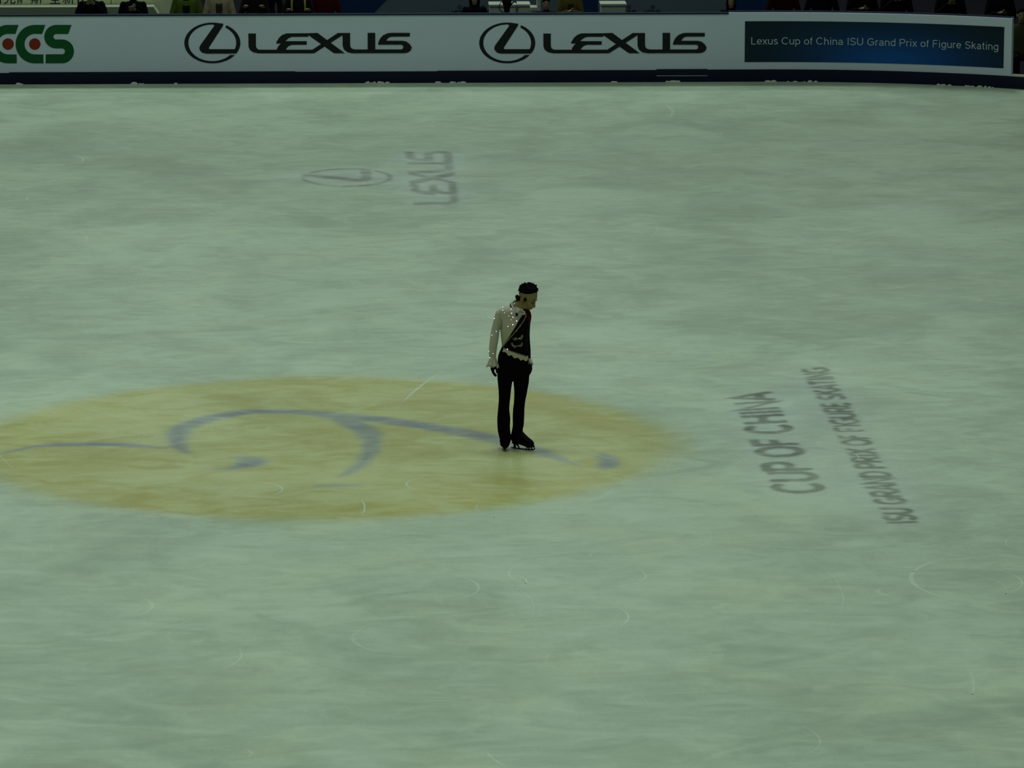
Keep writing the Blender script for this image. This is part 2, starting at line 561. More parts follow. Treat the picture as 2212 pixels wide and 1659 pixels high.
def centre_fn(X, Y):
    r = np.hypot(X, Y)
    rng = np.random.default_rng(3)
    w = blur(rng.random(X.shape), 14, 6); w = (w-w.mean())/w.std()
    A = 1/(1+np.exp((r-R0+0.07*w)/0.075))
    cov = (0.66+0.17*np.clip((r/R0)**6, 0, 1))*A
    cov = np.clip(cov*(1+0.16*w), 0, 1)
    S = np.full(X.shape, 9.0)
    for s in stroke_w:
        for a, b2 in zip(s[:-1], s[1:]):
            d = b2[:2]-a[:2]; L2 = max(1e-9, d@d)
            t = np.clip(((X-a[0])*d[0]+(Y-a[1])*d[1])/L2, 0, 1)
            dist = np.hypot(X-a[0]-t*d[0], Y-a[1]-t*d[1])-(a[2]+(b2[2]-a[2])*t)
            S = np.minimum(S, dist)
    w2 = blur(rng.random(X.shape), 6, 2); w2 = (w2-w2.mean())/w2.std()
    B = 1/(1+np.exp((S+0.012*w2)/0.02))*np.clip(0.90+0.06*w2, 0, 1)
    ye = np.array((0.49, 0.515, 0.085)); bl = np.array((0.165, 0.21, 0.235))
    C = ye[None, None]*(1-B[..., None])+bl[None, None]*B[..., None]
    return np.maximum(cov, B*0.9*A), C


cover_mesh('centre_circle', -R0-0.3, R0+0.3, -R0-0.4, R0+0.4, 0.022, 0.05, centre_fn, 'faded yellow circle with blue brush strokes in the middle of the ice')

# words and emblem in the ice
INK = (0.15, 0.205, 0.138)
f_ = quad_map([on_ice(*p) for p in ((891, 443), (875, 327), (976, 326), (992, 442))], WORD_BOX)
tr = [[f_(p) for p in t] for w in WORD for t in tri_poly(w)]
f_ = quad_map([on_ice(*p) for p in ((650, 404), (650, 364), (849, 363), (849, 404))], EMB_BOX)
tr += [[f_(p) for p in t] for w in EMBLEM for t in tri_poly(w)]
lettering('ice_logo', tr, (0.27, 0.36, 0.26), 'faded grey oval emblem and letters in the far ice', 0.70, 0.88, (1.7, .8), 0.014, 0.05)
tr = []
for txt, qp in (('CUP OF CHINA', ((1651, 1067), (1556, 851), (1686, 843), (1808, 1065))),
                ('ISU GRAND PRIX OF FIGURE SKATING', ((1900, 1131), (1716, 795), (1800, 793), (2000, 1130)))):
    V, T = sans(txt, .22 if txt[0] == 'C' else .23)
    bx = (V[:, 0].min(), V[:, 0].max(), -V[:, 1].max(), -V[:, 1].min())
    f_ = quad_map([on_ice(*p) for p in qp], bx)
    W2 = [f_((v[0], -v[1])) for v in V]
    tr += [[W2[i] for i in t] for t in T]
lettering('ice_lettering', tr, INK, 'two dark grey lines of letters in the ice right of the yellow circle', 0.72, 0.98, (1.6, .9), 0.012, 0.026)

# skate marks: fine pale arcs scraped into the surface
rng = random.Random(11)
bm = bmesh.new()


def mark(cx, cy, r, a0, a1, w, zz=0.0006):
    n = max(6, int(abs(a1-a0)*r/0.08))
    pv = None
    for i in range(n+1):
        t = a0+(a1-a0)*i/n
        ww = w*math.sin(math.pi*min(1, max(0, i/n)))**0.6+0.0006
        p, q_ = [bm.verts.new((cx+(r+s*ww)*math.cos(t), cy+(r+s*ww)*math.sin(t), zz)) for s in (-.5, .5)]
        if pv: bm.faces.new((pv[0], pv[1], q_, p))
        pv = (p, q_)


def mark_px(x0, y0, x1, y1, bulge, w):
    a, c = on_ice(x0, y0), on_ice(x1, y1)
    d = c-a; L_ = d.length; h = bulge*L_
    r = (L_*L_/4+h*h)/(2*abs(h)); mid = (a+c)/2
    nrm = Vector((-d.y, d.x, 0)).normalized()*(1 if h > 0 else -1)
    ctr = mid-nrm*(r-abs(h))
    t0 = math.atan2(a.y-ctr.y, a.x-ctr.x); t1 = math.atan2(c.y-ctr.y, c.x-ctr.x)
    dt = (t1-t0+math.pi) % (2*math.pi)-math.pi
    mark(ctr.x, ctr.y, r, t0, t0+dt, w)


for m_ in ((868, 1340, 870, 1416, -.35, .035), (957, 1240, 960, 1300, .3, .03), (1468, 1120, 1470, 1195, .2, .02), (2065, 1203, 2078, 1300, -.25, .04), (2120, 1225, 2130, 1290, .3, .02),
           (1910, 1270, 1925, 1287, -.3, .05), (1362, 1225, 1360, 1265, .2, .03), (1310, 1305, 1316, 1360, .2, .02), (520, 1615, 530, 1640, .2, .03), (303, 1290, 280, 1335, .2, .03),
           (1298, 1440, 1304, 1475, -.1, .02), (1180, 1440, 1200, 1400, .05, .02), (2090, 1440, 2092, 1520, .04, .02), (80, 325, 92, 368, .3, .03), (110, 415, 108, 440, -.3, .03),
           (422, 463, 424, 480, .3, .03), (2038, 612, 2040, 640, .3, .02), (1705, 1560, 1720, 1640, .2, .02), (900, 1155, 480, 1180, .03, .02), (1100, 1660, 1050, 1620, .05, .02),
           (1580, 183, 1640, 200, .0001, .05), (1435, 225, 1448, 252, .05, .06), (870, 870, 960, 800, .02, .03), (1330, 1050, 1150, 1120, .08, .025), (910, 1060, 930, 1030, .3, .02),
           (545, 1040, 560, 1075, .35, .02), (780, 1080, 782, 1110, .05, .02), (1100, 1240, 1100, 1270, .3, .02), (1280, 1205, 1300, 1190, .2, .02)):
    mark_px(*m_)
for _ in range(150):
    x, y = rng.uniform(-8, 9), rng.uniform(-12, 28)
    r = rng.choice((0.35, 0.5, 0.8, 1.5, 2.5, 5, 9))*rng.uniform(.7, 1.3)
    a0 = rng.uniform(0, 6.28); da = min(3.5, rng.uniform(.6, 3.2)/r)
    mark(x, y, r, a0, a0+da, rng.uniform(.006, .016))
bm.normal_update()
bmesh.ops.reverse_faces(bm, faces=[f for f in bm.faces if f.normal.z < 0])
me = bpy.data.meshes.new('skate_marks'); bm.to_mesh(me); bm.free()
nv = len(me.vertices)
XY = np.array([v.co[:2] for v in me.vertices])
cv = 0.34+0.22*np.sin(XY[:, 0]*1.7+2*np.sin(XY[:, 1]*1.3))*np.cos(XY[:, 1]*2.1)
me.attributes.new('cover', 'FLOAT', 'POINT').data.foreach_set('value', cv.astype(np.float32))
me.attributes.new('paint', 'FLOAT_COLOR', 'POINT').data.foreach_set('color', np.tile(np.array((0.72, 0.92, 0.64, 1), np.float32), nv))
o = link('skate_marks', me, M_PAINT, floor); o['kind'] = 'stuff'; o['label'] = 'fine pale arcs cut into the ice by blades'


# ------------------------------------------------------------------ rink barrier
Z_KICK = z_at(740, 153.6)
Z_WT = z_at(740, 33.6)
Z_CAP = z_at(740, 29.8)
M_BOARD = mat('board_white', (0.67, 0.775, 0.88), 0.35, spec=0.25, vary=0.03, scale=1.2)
M_KICK = mat('kick_navy', (0.006, 0.010, 0.034), 0.4, spec=0.2, vary=0.2, scale=3)
M_CAP = mat('cap_navy', (0.012, 0.028, 0.060), 0.4, vary=0.2, scale=3)
M_BEIGE = mat('sill_beige', (0.62, 0.68, 0.50), 0.5)
M_INK = mat('sign_black', (0.011, 0.014, 0.016), 0.45, spec=0.2)
M_GREEN = mat('sign_green', (0.006, 0.10, 0.028), 0.45, spec=0.2)
M_RED = mat('sign_red', (0.25, 0.030, 0.012), 0.45, spec=0.2)
M_PALE = mat('sign_pale', (0.56, 0.66, 0.72), 0.5)

barrier = empty('dasher_board', (0, YB, 0))
tag(barrier, 'white dasher board with navy kick plate around the far end of the ice', 'rink barrier')


def strip(bm, u0, u1, z0, z1, o0, o1, step=0.3):
    n = max(1, int(math.ceil((u1-u0)/step)))
    rings = []
    for i in range(n+1):
        u = u0+(u1-u0)*i/n
        rings.append([bend(u, z0, o1)-barrier.location, bend(u, z1, o1)-barrier.location, bend(u, z1, o0)-barrier.location, bend(u, z0, o0)-barrier.location])
    loft(bm, rings)


U_END = u_at(2185, 0.7)
U_STEP = u_at(1574, Z_CAP)
UL = -(XS+ARC+12)
for (a, c, zt) in ((UL, U_STEP, Z_WT), (U_STEP, U_END, Z_WT+0.028), (U_END+2.0, XS+ARC+12, Z_WT)):
    bm = bmesh.new(); strip(bm, a, c, Z_KICK-0.03, zt, -0.07, 0.0)
    obj('board_panel', bm, M_BOARD, barrier)
for (a, c, zt) in ((UL, U_STEP, Z_CAP), (U_STEP, U_END, Z_CAP+0.02)):
    bm = bmesh.new()
    if a == UL: strip(bm, a, c, Z_WT, zt, -0.12, 0.012)
    else: strip(bm, a, c, Z_WT-0.05, zt, -0.14, -0.071)
    obj('cap_rail', bm, M_CAP, barrier)
kx = (None, 20, 638, 945, 1418, 1528, 2185, None)
kz = (-0.012, 0.0, -0.008, 0.0, 0.014, 0.004, 0.004)
for i, dz in enumerate(kz):
    a = UL if kx[i] is None else u_at(kx[i], Z_KICK)
    c = XS+ARC+12 if kx[i+1] is None else u_at(kx[i+1], Z_KICK)
    bm = bmesh.new(); strip(bm, a, c, 0.0, Z_KICK+dz, -0.07, 0.012)
    obj('kick_plate', bm, M_KICK, barrier)
bm = bmesh.new(); strip(bm, U_END, U_END+2.0, Z_KICK+0.004, Z_KICK+0.034, -0.08, 0.014)
obj('gate_sill', bm, M_BEIGE, barrier)['label'] = 'beige sill on the low gate threshold'
bm = bmesh.new(); strip(bm, u_at(1418, .12), u_at(1528, .12), z_at(1470, 164), z_at(1470, 163), 0.0125, 0.016)
obj('scuff_line', bm, M_PALE, barrier)['label'] = 'pale scuffed line on the kick plate'
bm = bmesh.new()
strip(bm, U_END-0.035, U_END+0.004, Z_KICK, Z_WT+0.034, -0.075, 0.006)
obj('end_post', bm, M_BOARD, barrier)


def sign_shape(bm, poly, fmap, th=0.004, base=0.0005):
    """poly in (px-like) frame -> fmap -> (u, z); thin raised shape on the board"""
    uz = [fmap(p) for p in poly]
    tr = tessellate_polygon([[Vector((x, y, 0)) for x, y in uz]])
    F_ = [bm.verts.new(bend(u, z, base+th)-barrier.location) for u, z in uz]
    B_ = [bm.verts.new(bend(u, z, base)-barrier.location) for u, z in uz]
    for t in tr:
        try: bm.faces.new([F_[i] for i in t])
        except ValueError: pass
    n = len(uz)
    for i in range(n):
        bm.faces.new((F_[i], F_[(i+1) % n], B_[(i+1) % n], B_[i]))


def px_uz(p):
    w = on_y(p[0], p[1], YB)
    return (w.x, w.z)


def crop(ox, oy, sc): return lambda p: px_uz((ox+p[0]/sc, oy+p[1]/sc))


def logo(dx, lab):
    bm = bmesh.new()
    for i, w in enumerate(WORD): sign_shape(bm, w, crop(1000+dx, 0, 3.687), .004+.0008*i)
    obj('advert_lettering', bm, M_INK, barrier)['label'] = 'wide black letters on the white board, ' + lab
    bm = bmesh.new()
    for i, w in enumerate(EMBLEM): sign_shape(bm, w, crop(1000+dx, 0, 3.687), .004+.0008*i)
    obj('advert_emblem', bm, M_INK, barrier)['label'] = 'black oval emblem on the white board, ' + lab


logo(0, 'nearer the blue sign')
logo(-637.0, 'nearer the green letters')

# green letters with red dots
C_ = lambda c: ([(c+90, 213)] + ell(c, 376.5, 163.5, 163.5, -90, -270, 40) + [(c+75, 540), (c+73, 465)] + ell(c, 376.5, 87.5, 87.5, 90, 270, 40)[0:] + [(c+63, 290)])
S_ = ([(610, 213)] + ell(479, 313, 101, 100, -90, -270, 24) + [(530, 413)] + ell(530, 438, 24, 25, -90, 90, 14) + [(390, 463), (390, 540)] +
      ell(530, 438.5, 101, 101.5, 90, -90, 30) + [(480, 337)] + ell(480, 313.5, 24, 23.5, 90, 270, 14) + [(583, 290)])
bm = bmesh.new()
for pl in (C_(297), C_(69), S_): sign_shape(bm, pl, crop(0, 0, 3.95))
obj('advert_lettering', bm, M_GREEN, barrier)['label'] = 'bold green letters at the left end of the white board'
for c in (69, 297):
    bm = bmesh.new(); sign_shape(bm, ell(c, 376, 49, 49, 0, 352, 44), crop(0, 0, 3.95))
    obj('advert_dot', bm, M_RED, barrier)['label'] = 'red dot inside a green letter'

# dark blue sign
zs0, zs1 = z_at(1609, 134), z_at(1609, 46)
ua, ub = u_at(1609, .8), u_at(2169, .8)
bm = bmesh.new()
nu, nz_ = 60, 14
gv = [[bm.verts.new(bend(ua+(ub-ua)*i/nu, zs0+(zs1-zs0)*j/nz_, 0.004)-barrier.location) for j in range(nz_+1)] for i in range(nu+1)]
for i in range(nu):
    for j in range(nz_): bm.faces.new((gv[i][j], gv[i+1][j], gv[i+1][j+1], gv[i][j+1]))
me = bpy.data.meshes.new('advert_panel'); bm.to_mesh(me); bm.free()
at = me.attributes.new('print', 'FLOAT_COLOR', 'POINT')
k = 0
vals = []
for i in range(nu+1):
    for j in range(nz_+1):
        s, t = i/nu, j/nz_
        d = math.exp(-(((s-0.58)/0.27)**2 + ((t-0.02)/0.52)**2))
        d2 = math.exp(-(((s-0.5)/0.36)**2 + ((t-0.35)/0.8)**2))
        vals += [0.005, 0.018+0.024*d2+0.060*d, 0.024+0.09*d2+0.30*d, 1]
at.data.foreach_set('color', vals)
mp_ = mat('sign_blue', (0.01, 0.02, 0.05), 0.4, spec=0.2)
an = mp_.node_tree.nodes.new('ShaderNodeAttribute'); an.attribute_name = 'print'
mp_.node_tree.links.new(an.outputs['Color'], mp_.node_tree.nodes['Principled BSDF'].inputs['Base Color'])
so = link('advert_panel', me, mp_, barrier)
so['label'] = 'dark blue sign panel at the curved right end of the board'
sl = so.modifiers.new('thickness', 'SOLIDIFY'); sl.thickness = 0.003; sl.offset = 0
WORDS = 'Lexus Cup of China ISU Grand Prix of Figure Skating'.split(' ')
full, _ = sans(' '.join(WORDS)); tx0, tx1 = full[:, 0].min(), full[:, 0].max()
v0, v1 = u_at(1623, .8), u_at(2157, .8)
capz = z_at(1625, 96.0); caph = z_at(1625, 80.3)-capz
x = 0.0
for w in WORDS:                                                # each word of the line
    V, T = sans(w, .095)
    bm = bmesh.new()
    bv = [bm.verts.new(bend(v0+(x+v[0]-tx0)/(tx1-tx0)*(v1-v0), capz+v[1]*caph, 0.0075)-barrier.location) for v in V]
    for f in T: bm.faces.new([bv[i] for i in f])
    obj('sign_lettering', bm, M_PALE, so)
    x += sum(GLYPH[c][0]+.04 for c in w)+GLYPH[' '][0]

# snow shavings at the foot of the kick plate
M_SNOW = mat('snow', (0.72, 0.80, 0.66), 0.8, bump=0.4)
bm = bmesh.new(); rng = random.Random(5)
for x0, x1, n in ((30, 46, 4), (284, 312, 7), (380, 392, 2), (788, 828, 9), (830, 850, 2), (940, 1000, 8), (1318, 1330, 3), (1440, 1478, 9), (1655, 1672, 3), (1700, 1780, 5), (2018, 2060, 8), (2075, 2120, 8), (2130, 2150, 3)):
    for _ in range(n):
        u = u_at(rng.uniform(x0, x1), 0.0)
        s = rng.uniform(.010, .028)
        ball(bm, bend(u, s*0.2, 0.018+s), (s*rng.uniform(1, 2.2), s*0.8, s*rng.uniform(.6, 1.3)), 8)
o = obj('snow_shavings', bm, M_SNOW); tag(o, 'white snow shavings along the foot of the navy kick plate', 'snow', None, 'stuff')

# ------------------------------------------------------------------ the skater
M_SKIN = mat('skin', (0.25, 0.20, 0.075), 0.6, vary=0.05)
M_HAIR = mat('hair_black', (0.004, 0.004, 0.004), 0.9, spec=0.05, vary=0.3, scale=60)
M_SHIRT = mat('shirt_white', (0.37, 0.40, 0.29), 0.7, vary=0.06, scale=30, bump=0.15)
M_BLACK = mat('cloth_black', (0.003, 0.003, 0.0035), 0.95, spec=0.03, vary=0.3)
M_MAROON = mat('cloth_maroon', (0.035, 0.004, 0.004), 0.7, spec=0.15, vary=0.3)
M_TRIM = mat('trim_silver', (0.17, 0.16, 0.11), 0.5, metal=0.0, vary=0.25, scale=90)
M_LACE = mat('lace_cream', (0.47, 0.47, 0.33), 0.8, vary=0.12, scale=60, bump=0.3)
M_GLOVE = mat('glove_black', (0.004, 0.0035, 0.0035), 0.9, spec=0.05)
M_LEATHER = mat('leather_black', (0.004, 0.004, 0.004), 0.7, spec=0.08)
M_STEEL = mat('blade_steel', (0.02, 0.02, 0.02), 0.4, metal=0.6)
M_STONE = mat('rhinestone', (0.95, 0.95, 0.9), 0.18, metal=1.0, vary=0.0)
M_RUBY = mat('ruby', (0.9, 0.04, 0.04), 0.2, metal=1.0, vary=0.0)
M_BROW = mat('brow_dark', (0.03, 0.022, 0.010), 0.8)

base = on_ice(1124, 970)
YS = base.y
sk = empty('person', (base.x, YS, 0.0008))
tag(sk, 'male figure skater with bowed head in half white, half black costume standing on yellow circle', 'person')


def K(px, py, yo=0.0):
    """photo pixel at depth yo (towards the far end) -> skater coordinates"""
    return on_y(px, py, YS+yo) - sk.location


def rows_px(rows):
    """(py, left px, right px, depth of centre, half depth)"""
    out = []
    for (py, l, r, cy, ry) in rows:
        a, c = K(l, py, cy), K(r, py, cy)
        out.append(((a.x+c.x)/2, cy, a.z, abs(c.x-a.x)/2, ry))
    return out


def resample(rows, k=4):
    return [tuple(r) for r in smooth_pts(rows, k)]


PX = (K(1210, 900)-K(1110, 900)).x/100.0     # metres per pixel at the skater

# torso and sleeves (jacket)
TOR = [(660.5, 1101, 1128, .01, .045), (662.5, 1092, 1133, .0, .060), (665, 1083, 1138, .0, .075), (668, 1078.5, 1142, .0, .088), (672, 1076, 1145, .0, .096), (677, 1075.5, 1147, .0, .102), (684, 1077, 1148, .0, .108), (692, 1079.5, 1147.2, -.005, .115),
       (700, 1081, 1145, -.01, .120), (712, 1081.2, 1143, -.01, .118), (722, 1081.5, 1142, -.01, .112), (737, 1083, 1140.5, -.005, .105), (748, 1084, 1140, .0, .105), (757, 1081, 1140.5, .0, .110), (766, 1077.5, 1141, .0, .115)]
ARM_R = [(1078.5, 676.5, .0, 8.0), (1076, 687, -.005, 8.6), (1073.2, 699, -.01, 8.6), (1070.3, 712, -.015, 8.9), (1068.4, 726, -.03, 9.3), (1066.3, 741, -.045, 9.1), (1064.7, 753, -.055, 8.6), (1064, 768, -.065, 7.6), (1064, 776, -.07, 6.2)]
ARM_L = [(1141, 681, .03, 7.0), (1140, 695, .05, 6.2), (1139.5, 710, .06, 5.6), (1139, 726, .06, 5.5), (1139.6, 742, .045, 5.8), (1140.8, 756, .03, 5.6), (1142, 770, .01, 4.6), (1143, 780, .0, 4.2)]


def arm_tube(bm, spec, shrink=0.0, n=20):
    S = smooth_pts(spec, 4)
    tube(bm, [K(a, b2, c) for a, b2, c, d in S], [d*PX-shrink for a, b2, c, d in S], n)


bm = bmesh.new()
slices(bm, resample(rows_px(TOR)), 36, 2.2)
arm_tube(bm, ARM_R); arm_tube(bm, ARM_L)
jm = remesh(bm, 0.006, 4)
SEAM = [(1131, 664), (1128, 681), (1122, 690), (1112, 708), (1100, 727), (1087, 747), (1084.5, 752), (1070, 790)]


def seam_x(py):
    for (x0, y0), (x1, y1) in zip(SEAM[:-1], SEAM[1:]):
        if y0 <= py <= y1: return x0+(x1-x0)*(py-y0)/(y1-y0)
    return SEAM[0][0] if py < SEAM[0][1] else SEAM[-1][0]


# the cloth changes along the seam: signed distances (photo pixels) to the black half and to the maroon shoulder
side, red = [], []
for v in jm.vertices:
    x, y = proj(sk.location+v.co)
    d = x-seam_x(y)
    d = max(d, min(y-749, x-1075.5))                 # below the waist everything but the sleeve is black
    d = min(d, x-(1079.5-max(0, y-722)*.18))         # white sleeve
    side.append(d)
    red.append(min(x-1133, (700-(1149-x)*1.2-y)*.7))
jm.attributes.new('black_side', 'FLOAT', 'POINT').data.foreach_set('value', side)
jm.attributes.new('maroon_side', 'FLOAT', 'POINT').data.foreach_set('value', red)
M_JACKET = mat('jacket_cloth', (0.48, 0.49, 0.36), 0.85, spec=0.08, vary=0.06, scale=14, bump=0.35)
nt = M_JACKET.node_tree; pb = nt.nodes['Principled BSDF']
src = pb.inputs['Base Color'].links[0].from_socket
for an_, col, w_ in (('black_side', (0.003, 0.003, 0.0035), .25), ('maroon_side', (0.040, 0.003, 0.003), 3.0)):
    at_ = nt.nodes.new('ShaderNodeAttribute'); at_.attribute_name = an_
    mr_ = nt.nodes.new('ShaderNodeMapRange'); mr_.inputs[1].default_value = -w_; mr_.inputs[2].default_value = w_
    mx_ = nt.nodes.new('ShaderNodeMix'); mx_.data_type = 'RGBA'; mx_.inputs[7].default_value = (*col, 1)
    nt.links.new(at_.outputs['Fac'], mr_.inputs[0]); nt.links.new(mr_.outputs[0], mx_.inputs[0])
    nt.links.new(src, mx_.inputs[6]); src = mx_.outputs[2]
nt.links.new(src, pb.inputs['Base Color'])
jacket = link('jacket', jm, M_JACKET, sk)
jacket['label'] = 'half white, half black jacket with one white sleeve'

# trousers
PEL = [(749, 1084.8, 1139.5, .0, .102), (757, 1080.5, 1140.5, .0, .110), (766, 1076.8, 1141.5, .0, .116), (775, 1075.2, 1142.6, .0, .120), (788, 1074.7, 1143.8, .0, .122), (800, 1074.3, 1144, .0, .120), (812, 1074.2, 1143.6, .0, .105), (822, 1075.5, 1142, .0, .07)]
LEG_A = [(795, 1075, 1108.5, -.02, .085), (812, 1074.2, 1108, -.025, .088), (826, 1075.2, 1106.4, -.03, .086), (843, 1076.8, 1104, -.035, .08), (860, 1077.4, 1102.3, -.04, .074), (873, 1076.6, 1100.8, -.04, .07), (887, 1075.4, 1100.4, -.04, .072),
         (905, 1074, 1102.4, -.035, .078), (920, 1074.4, 1101.6, -.03, .084), (933, 1075.6, 1102.6, -.03, .088), (947, 1079, 1104, -.035, .088), (957, 1080, 1101.6, -.045, .086), (963, 1081, 1099.6, -.05, .07)]
LEG_B = [(795, 1109, 1144, .02, .085), (812, 1108.4, 1143.4, .02, .088), (826, 1109.2, 1142.4, .02, .086), (838, 1110.2, 1140.2, .02, .08), (850, 1110.8, 1138, .02, .076), (869, 1110, 1134.4, .025, .07), (885, 1108.2, 1133, .03, .07),
         (905, 1107.3, 1132.3, .03, .075), (918, 1107.6, 1131.4, .03, .078), (928, 1106.2, 1129.4, .03, .078), (938, 1104, 1130.6, .02, .08), (946, 1103.6, 1131, .015, .08), (953, 1105, 1130, .015, .078)]
bm = bmesh.new()
slices(bm, resample(rows_px(PEL)), 36, 2.2)
slices(bm, resample(rows_px(LEG_A)), 28); slices(bm, resample(rows_px(LEG_B)), 28)
trm = remesh(bm, 0.006, 3)
trousers = link('trousers', trm, M_BLACK, sk)

# body: torso, limbs, neck and bowed head as one skin
HC = K(1140, 643, 0.0)
HM = Matrix.Rotation(math.radians(-26), 3, 'Z') @ Matrix.Rotation(math.radians(30), 3, 'Y')   # face (+x) turned to the right and down


def hp(x, y, z): return HC + HM @ Vector((x, y, z))


def body_shapes(bm):
    ball(bm, hp(-.012, 0, .030), (.098, .077, .088), 28, HM)          # skull
    ball(bm, hp(.030, 0, -.035), (.060, .058, .085), 24, HM)          # face
    ball(bm, hp(.052, 0, -.098), (.030, .034, .026), 18, HM)          # chin
    ball(bm, hp(.068, 0, .020), (.022, .052, .018), 16, HM)           # brow
    tube(bm, [hp(.084, 0, .004), hp(.094, 0, -.020), hp(.104, 0, -.040)], [.010, .012, .014], 12)   # nose
    for s in (-1, 1):
        ball(bm, hp(.090, s*.013, -.042), (.012, .010, .009), 10, HM)
        ball(bm, hp(.055, s*.040, -.030), (.026, .022, .024), 14, HM)  # cheek
        tube(bm, [hp(.040, s*.040, -.092), hp(-.005, s*.056, -.058)], [.018, .020], 12)            # jaw
        e = []                                                         # ear: rim and lobe
        for i in range(10):
            t = math.radians(-60+i*30)
            e.append(hp(-.022-.015*math.cos(t)*1.0, s*(.078+.008*(1 if 1 < i < 8 else .5)), -.012+.030*math.sin(t)))
        tube(bm, e, .0058, 8)
        ball(bm, hp(-.020, s*.076, -.012), (.012, .006, .022), 10, HM)
    tube(bm, [hp(.088, -.020, -.066), hp(.093, 0, -.064), hp(.088, .020, -.066)], .0075, 8)        # lips
    tube(bm, [hp(.085, -.017, -.077), hp(.089, 0, -.078), hp(.085, .017, -.077)], .0078, 8)
    tube(bm, [K(1116, 678, .0), K(1119, 668, .0), K(1126, 657, .0), hp(-.02, 0, -.02)], [.068, .060, .058, .058], 20)
    tube(bm, [K(1117, 675, -.02), K(1126, 664, -.02), hp(.02, 0, -.06)], [.05, .045, .04], 16)
    slices(bm, [(x, y, z, rx-.012, ry-.012) for x, y, z, rx, ry in rows_px(TOR[3:])], 28, 2.2)
    arm_tube(bm, ARM_R, .010); arm_tube(bm, ARM_L, .008)
    for rows in (PEL,):
        slices(bm, [(x, y, z, rx-.012, ry-.012) for x, y, z, rx, ry in rows_px(rows)], 28)
    for rows in (LEG_A, LEG_B):
        slices(bm, [(x, y, z, rx-.020, ry-.022) for x, y, z, rx, ry in rows_px(rows)], 20)


def hand(bm, wrist, knuck, side, fingers, thumb, r=.0095, pr=.017):
    """palm from wrist to knuckles, four bent fingers, one thumb from the side of the palm"""
    wrist, knuck, side = Vector(wrist), Vector(knuck), Vector(side).normalized()
    for k in (-1.2, -.4, .4, 1.2):
        tube(bm, [wrist+side*k*.010, wrist.lerp(knuck, .5)+side*k*.017, knuck+side*k*.019], [pr*.9, pr*.95, pr*.75], 10)
    for k, f in zip((-1.5, -.5, .5, 1.5), fingers):
        p = knuck+side*k*.017
        pts = [p - (knuck-wrist)*.2, p]
        for d in f: pts.append(pts[-1]+Vector(d))
        tube(bm, pts, [r*1.08]*2+[r*(1-.07*i) for i in range(len(f))], 10)
    b0 = wrist.lerp(knuck, .30)+side*thumb[0]*.020
    pts = [b0]
    for d in thumb[1:]: pts.append(pts[-1]+Vector(d))
    tube(bm, pts, [r*1.35]+[r*1.15-.001*i for i in range(len(thumb)-1)], 10)


def hand_r(bm, g=0.0):
    w, k = K(1065, 787, -.075), K(1063.8, 799, -.085)
    hand(bm, w, k, (0.25, -1, 0),
         [[(.010, .0, -.028), (.014, .0, -.018), (.010, .004, -.010)], [(.008, -.004, -.032), (.014, -.002, -.020), (.011, .004, -.012)],
          [(.007, -.004, -.030), (.014, 0, -.019), (.012, .004, -.011)], [(.006, -.004, -.024), (.012, 0, -.015), (.011, .004, -.009)]],
         [.6, (.026, -.010, -.012), (.010, -.004, -.026), (.000, -.002, -.022)], .0095+g, .017+g)


def hand_l(bm, g=0.0):
    w, k = K(1144, 785, -.02), K(1146, 797, -.03)
    hand(bm, w, k, (-.3, -1, 0),
         [[(-.004, .0, -.028), (-.010, .0, -.020), (-.012, .004, -.008)], [(-.004, -.002, -.032), (-.011, 0, -.022), (-.012, .004, -.010)],
          [(-.004, -.002, -.030), (-.011, 0, -.020), (-.012, .004, -.009)], [(-.004, -.002, -.024), (-.010, 0, -.016), (-.010, .004, -.008)]],
         [.7, (-.012, -.014, -.016), (-.008, -.008, -.024), (-.004, -.002, -.018)], .0095+g, .017+g)


bm = bmesh.new(); body_shapes(bm); hand_r(bm, -.0015); hand_l(bm, -.0015)
body = link('body', remesh(bm, 0.005, 3, .4), M_SKIN, sk)

for fn in (hand_r, hand_l):
    bm = bmesh.new(); fn(bm, .001)
    if fn is hand_r: tube(bm, [K(1064.6, 779, -.07), K(1064.8, 790, -.075)], [.026, .026], 14)
    else: tube(bm, [K(1143, 779, -.0), K(1144, 788, -.02)], [.024, .026], 14)
    o = link('glove', remesh(bm, 0.004, 2, .4), M_GLOVE, sk)

# hair: black tuft on the crown, close crop at nape and by the ear
bm = bmesh.new()
hz = [(611.8, 1136, 1146, .02, .03), (613.5, 1128, 1153, .015, .058), (617, 1123, 1157.5, .01, .074), (622, 1120.5, 1161, .0, .084), (626, 1121, 1161.6, .0, .087), (630, 1122.8, 1160.4, .0, .087), (632.2, 1126, 1158.6, .0, .083)]
slices(bm, resample(rows_px(hz), 3), 28)
rg = random.Random(4)
for (a, b2, c, d, e_) in ((1143, 614, 1144, 609.5, -.02), (1151, 616, 1154, 612, .0), (1158, 623, 1163.4, 624.5, -.02), (1160, 627, 1163, 629, .01), (1156, 618, 1160, 615, .02), (1135, 614, 1133, 611, 0),
                          (1126, 618, 1122.5, 616, .0), (1122, 626, 1119.6, 629, .0), (1158, 631, 1160, 634.5, -.03), (1152, 632, 1152, 635.5, -.06), (1124, 630, 1122.5, 633.5, -.02)):
    tube(bm, [K(a, b2, e_), K((a+c)/2, (b2+d)/2, e_), K(c, d, e_)], [.014, .009, .004], 8)
for _ in range(26):
    t, u = rg.uniform(0, 6.28), rg.uniform(.3, .95)
    c = K(1140+u*17*math.cos(t), 624, .0+u*.075*math.sin(t)); zt = .052*math.sqrt(max(0, 1-u*u))
    p = c+Vector((0, 0, zt)); d = Vector((math.cos(t)*u+rg.uniform(-.4, .4), math.sin(t)*u, .9-u*.5)).normalized()
    tube(bm, [p, p+d*.012, p+d*.022], [.010, .007, .003], 7)
